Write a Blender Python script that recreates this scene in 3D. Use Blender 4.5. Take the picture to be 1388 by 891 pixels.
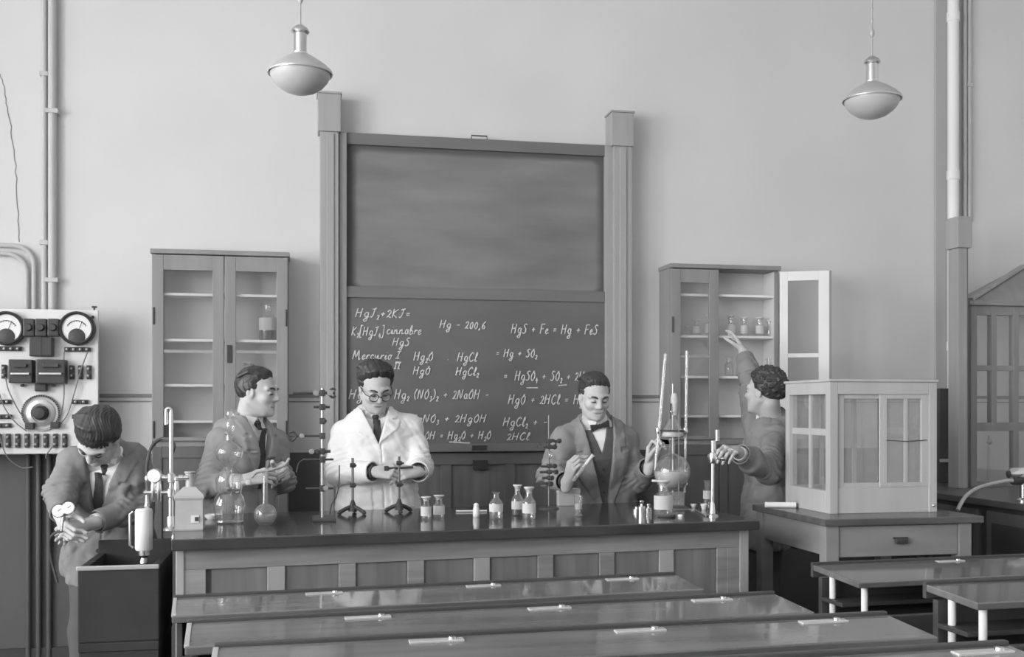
import bpy, bmesh, math, random
import numpy as np
from mathutils import Vector, Matrix, Euler

random.seed(7)
for o in list(bpy.data.objects):
    bpy.data.objects.remove(o, do_unlink=True)
scene = bpy.context.scene
COL = scene.collection

# ------------------------------------------------------------------ camera
F, HZ, CX, H = 1450.0, 553.0, 694.0, 1.42          # focal length in pixels, horizon row, centre column, camera height
TH = math.radians(11.27)
S_, C_ = math.sin(TH), math.cos(TH)
cam_d = bpy.data.cameras.new('camera')
cam_d.sensor_width = 36.0
cam_d.lens = F / 1388.0 * 36.0
cam_d.shift_y = (HZ - 445.5) / 1388.0
cam_d.clip_start = 0.05
cam = bpy.data.objects.new('camera', cam_d)
cam.location = (0, 0, H)
cam.rotation_euler = (math.radians(90), 0, -TH)
COL.objects.link(cam)
scene.camera = cam

# ------------------------------------------------------------------ light
world = bpy.data.worlds.new('world')
scene.world = world
world.use_nodes = True
world.node_tree.nodes['Background'].inputs[0].default_value = (1, 1, 1, 1)
world.node_tree.nodes['Background'].inputs[1].default_value = 1.0
WIN_Y = [(-3.2, -1.4), (-0.9, 0.9), (1.4, 3.2), (3.6, 5.4)]
WIN_E = (420, 430, 410, 60)                          # daylight through each window
FILL_WIN_X = [(-3.6, -1.8), (-.6, 1.2), (2.2, 4.0)]       # unseen windows behind the camera, added as fill light
FRONT_FILL_E = (60, 100, 430)  # strength of the added fill, evens out the back wall
WIN_Z = (1.0, 3.9)
LX = -4.6                                            # inner face of the window wall
for i, (y0, y1) in enumerate(WIN_Y):
    ld = bpy.data.lights.new('daylight_and_fill', 'AREA')
    ld.shape = 'RECTANGLE'
    ld.size = WIN_Z[1] - WIN_Z[0]
    ld.size_y = y1 - y0
    ld.energy = WIN_E[i]
    lo = bpy.data.objects.new('daylight_and_fill', ld)
    lo.location = (LX - 0.42, (y0 + y1) / 2, (WIN_Z[0] + WIN_Z[1]) / 2)
    lo.rotation_euler = (0, math.radians(-90), 0)
    COL.objects.link(lo)
for i, (x0, x1) in enumerate(FILL_WIN_X):  # added fill lamps behind the camera
    ld = bpy.data.lights.new('daylight_and_fill', 'AREA')
    ld.shape = 'RECTANGLE'
    ld.size = x1 - x0
    ld.size_y = WIN_Z[1] - WIN_Z[0]
    ld.energy = FRONT_FILL_E[i]
    lo = bpy.data.objects.new('daylight_and_fill', ld)
    lo.location = ((x0 + x1) / 2, -4.42, (WIN_Z[0] + WIN_Z[1]) / 2)
    lo.rotation_euler = (math.radians(90), 0, math.radians(180))
    COL.objects.link(lo)
scene.view_settings.view_transform = 'Standard'
scene.view_settings.look = 'None'
scene.view_settings.gamma = 1.0
scene.view_settings.use_curve_mapping = False
scene.view_settings.exposure = -0.08
scene.cycles.transparent_max_bounces = 32
scene.cycles.max_bounces = 10
scene.cycles.diffuse_bounces = 5

# ------------------------------------------------------------------ pixel <-> place
def ray(px, py):
    a = (px - CX) / F
    return S_ + C_ * a, C_ - S_ * a, (HZ - py) / F
def W(px, py, Y):
    x, y, b = ray(px, py)
    t = Y / y
    return Vector((t * x, Y, H + t * b))
def G(px, py, z):
    x, y, b = ray(px, py)
    t = (z - H) / b
    return Vector((t * x, t * y, z))
def XA(px, Y):
    x, y, b = ray(px, 0)
    return Y / y * x
def ZA(px, py, Y):
    return W(px, py, Y).z

# ------------------------------------------------------------------ materials
MATS = {}
def mat(name, g, rough=0.6, metal=0.0, spec=0.4, var=0.10, scale=(6, 6, 6), detail=4, bump=0.0, kind='noise', tint=None):
    if name in MATS:
        return MATS[name]
    m = bpy.data.materials.new(name)
    m.use_nodes = True
    nt = m.node_tree
    b = nt.nodes['Principled BSDF']
    b.inputs['Roughness'].default_value = rough
    b.inputs['Metallic'].default_value = metal
    b.inputs['Specular IOR Level'].default_value = spec
    tc = nt.nodes.new('ShaderNodeTexCoord')
    mp = nt.nodes.new('ShaderNodeMapping')
    mp.inputs['Scale'].default_value = scale
    nt.links.new(tc.outputs['Object'], mp.inputs['Vector'])
    if kind == 'wave':
        t = nt.nodes.new('ShaderNodeTexWave')
        t.inputs['Scale'].default_value = 1.0
        t.inputs['Distortion'].default_value = 9.0
        t.inputs['Detail'].default_value = 3.0
        t.inputs['Detail Scale'].default_value = 0.8
        fo = t.outputs['Fac']
    else:
        t = nt.nodes.new('ShaderNodeTexNoise')
        t.inputs['Scale'].default_value = 1.0
        t.inputs['Detail'].default_value = detail
        fo = t.outputs['Fac']
    nt.links.new(mp.outputs['Vector'], t.inputs['Vector'])
    r = nt.nodes.new('ShaderNodeValToRGB')
    lo_, hi_ = g * (1 - var), min(1.0, g * (1 + var))
    r.color_ramp.elements[0].position = 0.25
    r.color_ramp.elements[1].position = 0.75
    r.color_ramp.elements[0].color = (lo_, lo_, lo_, 1)
    r.color_ramp.elements[1].color = (hi_, hi_, hi_, 1)
    nt.links.new(fo, r.inputs['Fac'])
    nt.links.new(r.outputs['Color'], b.inputs['Base Color'])
    if bump:
        bp = nt.nodes.new('ShaderNodeBump')
        bp.inputs['Strength'].default_value = bump
        bp.inputs['Distance'].default_value = 0.01
        nt.links.new(fo, bp.inputs['Height'])
        nt.links.new(bp.outputs['Normal'], b.inputs['Normal'])
    MATS[name] = m
    return m

def glass_mat(name, base=0.05, edge=0.75, milk=0.04, tone=0.95):
    """thin clear glass: see-through face on, shiny towards its edge, with a little grime"""
    m = bpy.data.materials.new(name)
    m.use_nodes = True
    nt = m.node_tree
    nt.nodes.clear()
    out = nt.nodes.new('ShaderNodeOutputMaterial')
    tr = nt.nodes.new('ShaderNodeBsdfTransparent')
    tr.inputs[0].default_value = (tone, tone, tone, 1)
    gl = nt.nodes.new('ShaderNodeBsdfGlossy')
    gl.inputs['Roughness'].default_value = 0.04
    df = nt.nodes.new('ShaderNodeBsdfDiffuse')
    df.inputs[0].default_value = (.8, .8, .8, 1)
    lw = nt.nodes.new('ShaderNodeLayerWeight')
    lw.inputs[0].default_value = 0.35
    mr = nt.nodes.new('ShaderNodeMapRange')
    mr.inputs['To Min'].default_value = base
    mr.inputs['To Max'].default_value = edge
    no = nt.nodes.new('ShaderNodeTexNoise')
    no.inputs['Scale'].default_value = 9
    mm = nt.nodes.new('ShaderNodeMath')
    mm.operation = 'MULTIPLY'
    mm.inputs[1].default_value = milk * 2
    m1 = nt.nodes.new('ShaderNodeMixShader')
    m2 = nt.nodes.new('ShaderNodeMixShader')
    nt.links.new(lw.outputs['Facing'], mr.inputs['Value'])
    nt.links.new(mr.outputs[0], m1.inputs[0])
    nt.links.new(tr.outputs[0], m1.inputs[1])
    nt.links.new(gl.outputs[0], m1.inputs[2])
    nt.links.new(no.outputs['Fac'], mm.inputs[0])
    nt.links.new(mm.outputs[0], m2.inputs[0])
    nt.links.new(m1.outputs[0], m2.inputs[1])
    nt.links.new(df.outputs[0], m2.inputs[2])
    nt.links.new(m2.outputs[0], out.inputs[0])
    MATS[name] = m
    return m

PLASTER = mat('plaster', .66, .9, var=.05, scale=(1.3, 1.3, 1.3), detail=8, bump=.12, spec=.1)
DADO = mat('dado_paint', .13, .6, var=.12, scale=(4, 4, 1.5), detail=6, spec=.25)
FLOORM = mat('floor_boards', .10, .7, var=.2, scale=(1.2, 9, 1), detail=5)
CEILM = mat('ceiling_paint', .75, .9, var=.03)
TRIMM = mat('trim_paint', .38, .6, var=.06, scale=(3, 3, .4))
WHITEP = mat('white_paint', .80, .45, var=.04, scale=(3, 3, 1))
CONDUIT = mat('conduit_paint', .50, .5, var=.05)
POSTW = mat('post_wood', .36, .55, var=.10, scale=(16, 16, .9), detail=6)
CABW = mat('cabinet_wood', .27, .5, var=.12, scale=(18, 18, 1.1), detail=6)
CABIN = mat('cabinet_inside', .60, .7, var=.05, scale=(5, 5, 1))
SHELFW = mat('shelf_white', .82, .5, var=.03)
SLATE_U = mat('slate_wiped', .21, .75, var=.24, scale=(1.6, 1.6, 6.0), detail=9, spec=.25)
def dusty_middle(m, dark):
    """a chalky wiped middle with a ragged unwiped border"""
    nt = m.node_tree
    b = nt.nodes['Principled BSDF']
    src = b.inputs['Base Color'].links[0].from_socket
    tc = nt.nodes.new('ShaderNodeTexCoord'); sp = nt.nodes.new('ShaderNodeSeparateXYZ')
    nt.links.new(tc.outputs['Generated'], sp.inputs[0])
    def math_(op, a, b_=None):
        n = nt.nodes.new('ShaderNodeMath'); n.operation = op
        for i, q in enumerate((a, b_)):
            if q is None: continue
            if isinstance(q, (int, float)): n.inputs[i].default_value = q
            else: nt.links.new(q, n.inputs[i])
        return n.outputs[0]
    ex = math_('MINIMUM', sp.outputs[0], math_('SUBTRACT', 1.0, sp.outputs[0]))
    ez = math_('MINIMUM', math_('ADD', sp.outputs[2], .03), math_('SUBTRACT', 1.0, sp.outputs[2]))
    no = nt.nodes.new('ShaderNodeTexNoise'); no.inputs['Scale'].default_value = 3.5; no.inputs['Detail'].default_value = 6
    nt.links.new(tc.outputs['Generated'], no.inputs['Vector'])
    e = math_('ADD', math_('MULTIPLY', math_('MINIMUM', math_('MULTIPLY', ex, 18.0), 1.0), math_('MINIMUM', math_('MULTIPLY', ez, 14.0), 1.0)), math_('MULTIPLY', math_('SUBTRACT', no.outputs['Fac'], .5), .5))
    mr = nt.nodes.new('ShaderNodeMapRange'); mr.inputs['From Min'].default_value = .3; mr.inputs['From Max'].default_value = .75
    nt.links.new(e, mr.inputs['Value'])
    mx = nt.nodes.new('ShaderNodeMix'); mx.data_type = 'RGBA'
    for inp in mx.inputs:
        if inp.name == 'A' and inp.type == 'RGBA': inp.default_value = (dark, dark, dark, 1)
        if inp.name == 'B' and inp.type == 'RGBA': nt.links.new(src, inp)
    nt.links.new(mr.outputs[0], mx.inputs[0])
    nt.links.new([o for o in mx.outputs if o.type == 'RGBA'][0], b.inputs['Base Color'])
dusty_middle(SLATE_U, .11)
SLATE_L = mat('slate_written', .15, .75, var=.16, scale=(1.2, 1.2, 4.0), detail=9, spec=.25)
CHALK = mat('chalk', .62, .95, var=.25, scale=(60, 60, 60), spec=.05)
BENCHTOP = mat('bench_top', .055, .13, var=.35, scale=(3, 14, 3), detail=6, spec=.6)
BENCHW = mat('bench_wood', .27, .55, var=.28, scale=(2.2, 8, 26), detail=7, spec=.2)
BENCHP = mat('bench_panel', .18, .55, var=.28, scale=(22, 22, 2.0), detail=7, spec=.2)
DESKTOP = mat('desk_top', .15, .07, var=.25, scale=(2, 18, 2), detail=6, spec=1.0)
DARKW = mat('dark_wood', .065, .5, var=.25, scale=(3, 3, 12), detail=5)
CASEW = mat('case_wood', .46, .5, var=.08, scale=(16, 16, 1.0), detail=6)
TABLEW = mat('table_wood', .26, .55, var=.15, scale=(3, 3, 12), detail=6)
HOODW = mat('hood_wood', .25, .5, var=.15, scale=(14, 14, 1.2), detail=6)
NICKEL = mat('nickel', .72, .24, metal=1.0, var=.08)
IRON = mat('cast_iron', .06, .5, var=.25, spec=.4)
STEELR = mat('steel_rod', .48, .35, metal=.8, var=.08)
BLACKP = mat('black_bakelite', .05, .4, var=.2, spec=.4)
ENAMEL = mat('white_enamel', .86, .3, var=.03)
MARBLE = mat('marble', .74, .35, var=.06, scale=(5, 5, 5), detail=8)
PAPER = mat('paper', .85, .9, var=.04, spec=.1)
RUBBER = mat('rubber', .07, .7, var=.15)
RUBBERL = mat('pale_rubber', .48, .7, var=.1)
CANM = mat('grey_tin', .40, .45, var=.12, scale=(12, 12, 12))
CERAM = mat('unglazed_candle', .72, .8, var=.04)
LIQD = mat('dark_liquid', .07, .25, var=.1)
COTTON = mat('cotton', .55, 1, var=.06, scale=(60, 60, 60), bump=.5)
BOWLG = mat('lamp_opal', .50, .3, var=.02, spec=.3)
RAILW = mat('board_rail_wood', .17, .5, var=.12, scale=(1.5, 16, 16), detail=6)
MILKG = mat('opal_glass', .70, .18, var=.02, spec=.5)
SKIN = mat('skin', .50, .6, var=.06, scale=(14, 14, 14), spec=.25)
HAIRD = mat('hair_dark', .045, .42, var=.5, scale=(90, 60, 18), detail=6, spec=.45)
LIPM = mat('lip', .26, .6, var=.05)
EYEM = mat('eye', .06, .3, var=.1)
COATW = mat('white_cotton', .78, .9, var=.03, scale=(8, 8, 3), spec=.1)
SHIRTW = mat('shirt_white', .86, .85, var=.02, spec=.1)
TIEM = mat('tie_cloth', .07, .8, var=.2, scale=(60, 60, 60), spec=.1)
SUITG = mat('grey_suit', .27, .9, var=.12, scale=(9, 9, 9), detail=7, spec=.08)
SUITB = mat('pale_grey_smock', .31, .9, var=.10, scale=(9, 9, 9), detail=7, spec=.08)
SUITC = mat('grey_smock', .26, .9, var=.12, scale=(9, 9, 9), detail=7, spec=.08)
SUITD = mat('mid_grey_smock', .235, .9, var=.12, scale=(9, 9, 9), detail=7, spec=.08)
VESTM = mat('dark_vest', .12, .9, var=.12, scale=(30, 30, 30), spec=.08)
TROUS = mat('dark_trousers', .12, .9, var=.15, scale=(9, 9, 4), spec=.08)
SHOEM = mat('black_leather', .05, .4, var=.1)
PANE = glass_mat('window_pane', .03, .45, .02, .97)
CASEPANE = glass_mat('dusty_pane', .04, .4, .10, .92)
GLASS = glass_mat('clear_glass', .06, .80, .05, .93)
GLASSD = glass_mat('brown_glass', .08, .7, .02, .55)

# ------------------------------------------------------------------ mesh helper
class M:
    def __init__(s):
        s.bm = bmesh.new()
    def _hexa(s, pts, bev=0.0):
        v = [s.bm.verts.new(p) for p in pts]
        fs = [s.bm.faces.new([v[i] for i in q]) for q in
              ((0, 3, 2, 1), (4, 5, 6, 7), (0, 1, 5, 4), (1, 2, 6, 5), (2, 3, 7, 6), (3, 0, 4, 7))]
        if bev:
            es = list({e for f in fs for e in f.edges})
            bmesh.ops.bevel(s.bm, geom=es, offset=bev, segments=2, profile=.6, affect='EDGES')
        return s
    def box(s, a, b, bev=0.0):
        x0, x1 = sorted((a[0], b[0])); y0, y1 = sorted((a[1], b[1])); z0, z1 = sorted((a[2], b[2]))
        return s._hexa([(x0, y0, z0), (x1, y0, z0), (x1, y1, z0), (x0, y1, z0),
                        (x0, y0, z1), (x1, y0, z1), (x1, y1, z1), (x0, y1, z1)], bev)
    def bar(s, a, b, w, d, bev=0.0, ref=(0, 0, 1)):
        """square bar from a to b: w across, d deep"""
        a, b = Vector(a), Vector(b)
        t = (b - a).normalized()
        r = Vector(ref)
        if abs(t.dot(r)) > .95:
            r = Vector((0, 1, 0))
        n = t.cross(r).normalized(); q = n.cross(t).normalized()
        n *= w / 2; q *= d / 2
        return s._hexa([a - n - q, a + n - q, a + n + q, a - n + q, b - n - q, b + n - q, b + n + q, b - n + q], bev)
    def lathe(s, prof, c=(0, 0, 0), seg=28, axis=(0, 0, 1)):
        c = Vector(c); q = Vector((0, 0, 1)).rotation_difference(Vector(axis).normalized())
        rings = []
        for r, z in prof:
            if r <= 1e-6:
                rings.append([s.bm.verts.new(c + q @ Vector((0, 0, z)))])
            else:
                rings.append([s.bm.verts.new(c + q @ Vector((r * math.cos(2 * math.pi * k / seg), r * math.sin(2 * math.pi * k / seg), z))) for k in range(seg)])
        for A, B in zip(rings, rings[1:]):
            for k in range(seg):
                a0, a1 = A[k % len(A)], A[(k + 1) % len(A)]
                b0, b1 = B[k % len(B)], B[(k + 1) % len(B)]
                vs = []
                for v in (a0, a1, b1, b0):
                    if v not in vs:
                        vs.append(v)
                if len(vs) >= 3:
                    try:
                        s.bm.faces.new(vs)
                    except ValueError:
                        pass
        return s
    def cyl(s, a, b, r, r2=None, seg=16):
        a, b = Vector(a), Vector(b); L = (b - a).length
        r2 = r if r2 is None else r2
        return s.lathe([(0, 0), (r, 0), (r2, L), (0, L)], a, seg, b - a)
    def tube(s, pts, r, seg=8, closed=False):
        pts = [Vector(p) for p in pts]
        n = len(pts)
        rs = r if isinstance(r, (list, tuple)) else [r] * n
        tang = []
        for i in range(n):
            if closed:
                t = pts[(i + 1) % n] - pts[i - 1]
            else:
                t = pts[min(i + 1, n - 1)] - pts[max(i - 1, 0)]
            tang.append(t.normalized())
        ref = Vector((0, 0, 1)) if abs(tang[0].z) < .9 else Vector((1, 0, 0))
        nrm = tang[0].cross(ref).normalized()
        rings = []
        for i in range(n):
            if i:
                q = tang[i - 1].rotation_difference(tang[i])
                nrm = q @ nrm
            bi = tang[i].cross(nrm).normalized()
            rings.append([s.bm.verts.new(pts[i] + rs[i] * (math.cos(2 * math.pi * k / seg) * nrm + math.sin(2 * math.pi * k / seg) * bi)) for k in range(seg)])
        m = n if closed else n - 1
        for i in range(m):
            A, B = rings[i], rings[(i + 1) % n]
            for k in range(seg):
                s.bm.faces.new((A[k], A[(k + 1) % seg], B[(k + 1) % seg], B[k]))
        if not closed:
            s.bm.faces.new(rings[0][::-1]); s.bm.faces.new(rings[-1])
        return s
    def ell(s, c, rad, seg=18, rings=10):
        c = Vector(c)
        R = []
        for i in range(rings + 1):
            ph = -math.pi / 2 + math.pi * i / rings
            if i in (0, rings):
                R.append([s.bm.verts.new(c + Vector((0, 0, rad[2] * math.sin(ph))))])
            else:
                R.append([s.bm.verts.new(c + Vector((rad[0] * math.cos(ph) * math.cos(2 * math.pi * k / seg), rad[1] * math.cos(ph) * math.sin(2 * math.pi * k / seg), rad[2] * math.sin(ph)))) for k in range(seg)])
        for A, B in zip(R, R[1:]):
            for k in range(seg):
                vs = []
                for v in (A[k % len(A)], A[(k + 1) % len(A)], B[(k + 1) % len(B)], B[k % len(B)]):
                    if v not in vs:
                        vs.append(v)
                s.bm.faces.new(vs)
        return s
    def prism(s, poly, vec):
        vec = Vector(vec)
        A = [s.bm.verts.new(Vector(p)) for p in poly]
        B = [s.bm.verts.new(Vector(p) + vec) for p in poly]
        s.bm.faces.new(A[::-1]); s.bm.faces.new(B)
        for k in range(len(A)):
            s.bm.faces.new((A[k], A[(k + 1) % len(A)], B[(k + 1) % len(A)], B[k]))
        return s
    def out(s, name, material, parent=None, smooth=False, loc=None, local=False):
        bmesh.ops.recalc_face_normals(s.bm, faces=s.bm.faces[:])
        off = Vector((0, 0, 0))
        if not local:
            if parent is not None:
                off = WL[parent.name]
            elif loc is not None:
                off = Vector(loc)
            bmesh.ops.translate(s.bm, verts=s.bm.verts[:], vec=-off)
        me = bpy.data.meshes.new(name)
        s.bm.to_mesh(me); s.bm.free()
        if smooth:
            me.polygons.foreach_set('use_smooth', [True] * len(me.polygons))
            try:
                me.set_sharp_from_angle(angle=math.radians(38))
            except Exception:
                pass
        me.materials.append(material)
        o = bpy.data.objects.new(name, me)
        COL.objects.link(o)
        if parent is not None:
            o.parent = parent
        elif loc is not None:
            o.location = loc
        WL[o.name] = off
        return o
WL = {}

def thing(name, label, cat, loc=(0, 0, 0), group=None, rz=0.0):
    o = bpy.data.objects.new(name, None)
    o.empty_display_size = .05
    o.location = loc
    o.rotation_euler = (0, 0, rz)
    COL.objects.link(o)
    o['label'] = label; o['category'] = cat
    if group:
        o['group'] = group
    WL[o.name] = Vector(loc)
    return o
def tag(o, label, cat, group=None):
    o['label'] = label; o['category'] = cat
    if group:
        o['group'] = group
    return o
def struct(o):
    o['kind'] = 'structure'
    return o
def dup(src, loc, label=None, parent=None):
    c = src.copy()
    COL.objects.link(c)
    if parent is None:
        c.location = loc
        if label:
            c['label'] = label
    else:
        c.parent = parent
    for ch in list(src.children):
        dup(ch, None, None, c)
    return c
def arc(c, r, a0, a1, n, ax=(1, 0, 0), ay=(0, 0, 1)):
    c, ax, ay = Vector(c), Vector(ax), Vector(ay)
    return [c + r * (math.cos(a0 + (a1 - a0) * i / n) * ax + math.sin(a0 + (a1 - a0) * i / n) * ay) for i in range(n + 1)]
def smooth_path(pts, n=8):
    """Catmull-Rom through the points"""
    P = [Vector(p) for p in pts]
    P = [2 * P[0] - P[1]] + P + [2 * P[-1] - P[-2]]
    out = []
    for i in range(1, len(P) - 2):
        p0, p1, p2, p3 = P[i - 1:i + 3]
        for k in range(n):
            t = k / n
            out.append(.5 * ((2 * p1) + (p2 - p0) * t + (2 * p0 - 5 * p1 + 4 * p2 - p3) * t * t + (3 * p1 - p0 - 3 * p2 + p3) * t ** 3))
    out.append(P[-2])
    return out
# ================================================================== the room
RX, YB, YF, ZC = 5.2, 6.1, -4.0, 4.4
struct(M().box((LX - .4, YF - .2, -.1), (RX + .2, YB + .2, 0)).out('floor', FLOORM))
struct(M().box((LX - .4, YF - .2, ZC), (RX + .2, YB + .2, ZC + .1)).out('ceiling', CEILM))
ZD = 1.17                                           # top of the dark lower wall
wb = struct(M().box((LX, YB, ZD), (RX, YB + .2, ZC)).out('wall_back', PLASTER))
struct(M().box((LX, YB, 0), (3.56, YB + .2, ZD)).out('wall_back_lower', DADO))
struct(M().box((3.56, YB, 0), (RX, YB + .2, ZD)).out('wall_back_beside', PLASTER))
struct(M().box((RX, YF, 0), (RX + .2, YB + .2, ZC)).out('wall_right', PLASTER))
w = M()
xs = [LX] + [v for p in FILL_WIN_X for v in p] + [RX]
w.box((LX, YF - .3, 0), (RX, YF, WIN_Z[0])).box((LX, YF - .3, WIN_Z[1]), (RX, YF, ZC))
for i in range(0, len(xs), 2):
    w.box((xs[i], YF - .3, WIN_Z[0]), (xs[i + 1], YF, WIN_Z[1]))
struct(w.out('wall_front', PLASTER))
for i, (x0, x1) in enumerate(FILL_WIN_X):
    f = M(); y0, y1 = YF - .2, YF - .14
    for a, b in (((x0, WIN_Z[0]), (x1, WIN_Z[0] + .07)), ((x0, WIN_Z[1] - .07), (x1, WIN_Z[1])), ((x0, WIN_Z[0]), (x0 + .06, WIN_Z[1])),
                 ((x1 - .06, WIN_Z[0]), (x1, WIN_Z[1])), (((x0 + x1) / 2 - .03, WIN_Z[0]), ((x0 + x1) / 2 + .03, WIN_Z[1])), ((x0, 2.9), (x1, 2.96))):
        f.box((a[0], y0, a[1]), (b[0], y1, b[1]))
    fr = struct(f.out('window_%d' % (i + 5), WHITEP))  # frames for the added fill windows
    M().box((x0 + .05, YF - .172, WIN_Z[0] + .05), (x1 - .05, YF - .168, WIN_Z[1] - .05)).out('pane', PANE, fr)
w = M()
ys = [YF] + [v for p in WIN_Y for v in p] + [YB + .2]
w.box((LX - .3, YF - .2, 0), (LX, YB + .2, WIN_Z[0]))
w.box((LX - .3, YF - .2, WIN_Z[1]), (LX, YB + .2, ZC))
for i in range(0, len(ys), 2):
    w.box((LX - .3, ys[i], WIN_Z[0]), (LX, ys[i + 1], WIN_Z[1]))
struct(w.out('wall_left', PLASTER))
for i, (y0, y1) in enumerate(WIN_Y):
    f = M(); x0, x1 = LX - .2, LX - .14
    for a, b in (((y0, WIN_Z[0]), (y1, WIN_Z[0] + .07)), ((y0, WIN_Z[1] - .07), (y1, WIN_Z[1])), ((y0, WIN_Z[0]), (y0 + .06, WIN_Z[1])),
                 ((y1 - .06, WIN_Z[0]), (y1, WIN_Z[1])), (((y0 + y1) / 2 - .03, WIN_Z[0]), ((y0 + y1) / 2 + .03, WIN_Z[1])),
                 ((y0, 2.9), (y1, 2.96))):
        f.box((x0, a[0], a[1]), (x1, b[0], b[1]))
    fr = struct(f.out('window_%d' % (i + 1), WHITEP))
    g = M().box((LX - .172, y0 + .05, WIN_Z[0] + .05), (LX - .168, y1 - .05, WIN_Z[1] - .05)).out('pane', PANE, fr)
struct(M().box((LX, YF, 0), (LX + .02, YB, .14)).out('baseboard_left', DARKW))
struct(M().box((RX - .02, YF, 0), (RX, YB, .14)).out('baseboard_right', DARKW))
struct(M().box((LX + .02, YB - .02, 0), (RX - .02, YB, .14)).out('baseboard_back', DARKW))
# thin moulding line round the wall
struct(M().box((LX, YB - .012, 1.478), (RX, YB, 1.496), .003).box((LX, YB - .006, 1.452), (RX, YB, 1.458)).out('trim_1', mat('rail_paint', .25, .6)))
# flat grey strip by the pipes at the right
xa, xb = XA(1266, YB), XA(1284, YB)
struct(M().box((xa, YB - .02, 0), (xb, YB, ZC), .004).out('trim_2', mat('strip_paint', .42, .6, var=.05, scale=(3, 3, .3))))
# stepped floor under the desks
struct(M().box((LX + .02, YF, 0), (RX - .02, 3.12, .06)).out('floor_step', FLOORM))
struct(M().box((LX + .02, YF, .06), (RX - .02, 2.52, .11)).out('floor_step_upper', FLOORM))
struct(M().box((LX + .02, YF, .11), (RX - .02, 1.95, .16)).out('floor_step_top', FLOORM))
# a crack in the plaster
cr = [(0, 100), (6, 118), (9, 140), (14, 165), (17, 195), (21, 225), (23, 260), (25, 300), (26, 328)]
cr = smooth_path([W(x, y, YB) + Vector((0, .0005, 0)) for x, y in cr], 4)
cr = [p + Vector((random.uniform(-.004, .004), 0, 0)) for p in cr]
c_ = M().tube(cr, .0032, 5).out('plaster_crack', mat('crack', .28, .9), wb)

# ---- conduits on the wall, left
def vpipe(px, r, ylo, yhi, m, name, label, cat, group=None, off=.03, collars=()):
    x = XA(px, YB - off)
    base = Vector((x, YB - off, ylo))
    t = thing(name, label, cat, base, group)
    M().tube([(x, YB - off, ylo), (x, YB - off, (ylo + yhi) / 2), (x, YB - off, yhi)], r, 14).out('pipe', m, t, True)
    for z in collars:
        M().box((x - r * 1.5, YB - off - r * 1.2, z - .012), (x + r * 1.5, YB, z + .012), .003).out('clip', m, t)
    return t
vpipe(60, .015, 1.5, ZC, CONDUIT, 'wall_conduit', 'thinner tall grey conduit pipe on wall above the switchboard, nearest the crack', 'pipe', 'conduits on the wall', .02, (2.3, 3.2))
vpipe(71, .022, 1.5, ZC, CONDUIT, 'wall_conduit', 'thicker tall grey conduit pipe on wall above the switchboard', 'pipe', 'conduits on the wall', .028, (2.1, 3.0))
x1 = XA(46, YB - .02)
for k, (dx, py) in enumerate(((0, 334), (-.036, 345))):
    zt = ZA(20, py, YB); xr = x1 + dx
    pth = [Vector((-2.6, YB - .02, zt)), Vector((-2.0, YB - .02, zt))] + [Vector((xr - .1, YB - .02, zt - .1)) + .1 * Vector((math.sin(a), 0, math.cos(a))) for a in np.linspace(0, math.pi / 2, 8)] + [Vector((xr, YB - .02, 1.9)), Vector((xr, YB - .02, 1.5))]
    tag(M().tube(pth, .0125, 12).out('wall_conduit', CONDUIT, None, True, loc=(xr, YB - .02, 1.5)),
        ('outer' if k == 0 else 'inner') + ' of two grey conduits bending down to the switchboard top', 'pipe', 'conduits on the wall')

# ---- pipes on the wall, right
tp = vpipe(1292, .034, ZA(1292, 527, YB), ZC, WHITEP, 'drain_pipe', 'thick white painted pipe running down wall beside grey strip', 'pipe', None, .045)
for py in (27, 240, 470):
    z = ZA(1292, py, YB); x = XA(1292, YB - .045)
    M().lathe([(.034, -.03), (.039, -.028), (.039, .028), (.034, .03)], (x, YB - .045, z), 20).out('pipe_collar', WHITEP, tp, True)
xd0, xd1 = XA(1276, YB - .06), XA(1284, YB - .06)
dk = thing('pipe_casing', 'dark narrow vertical casing below the white pipe behind the glass case', 'casing', ((xd0 + xd1) / 2, YB - .03, .951))
M().box((xd0 - .01, YB - .06, .951), (xd1 + .03, YB, ZA(1280, 527, YB)), .004).out('board', DARKW, dk)
M().box((xd0 - .012, YB - .07, 1.08), (xd1 + .03, YB - .06, 1.1)).out('clip', CONDUIT, dk)
vpipe(1308, .012, ZA(1308, 300, YB), ZC, CONDUIT, 'wall_conduit', 'thin grey conduit beside the thick white pipe, entering the post cap', 'pipe', 'conduits on the wall', .02)
vpipe(1314, .013, ZA(1314, 300, YB), ZC, CONDUIT, 'wall_conduit', 'thin grey conduit farther from thick white pipe, with a dark clamp', 'pipe', 'conduits on the wall', .02, (ZA(1314, 117, YB),))

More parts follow.
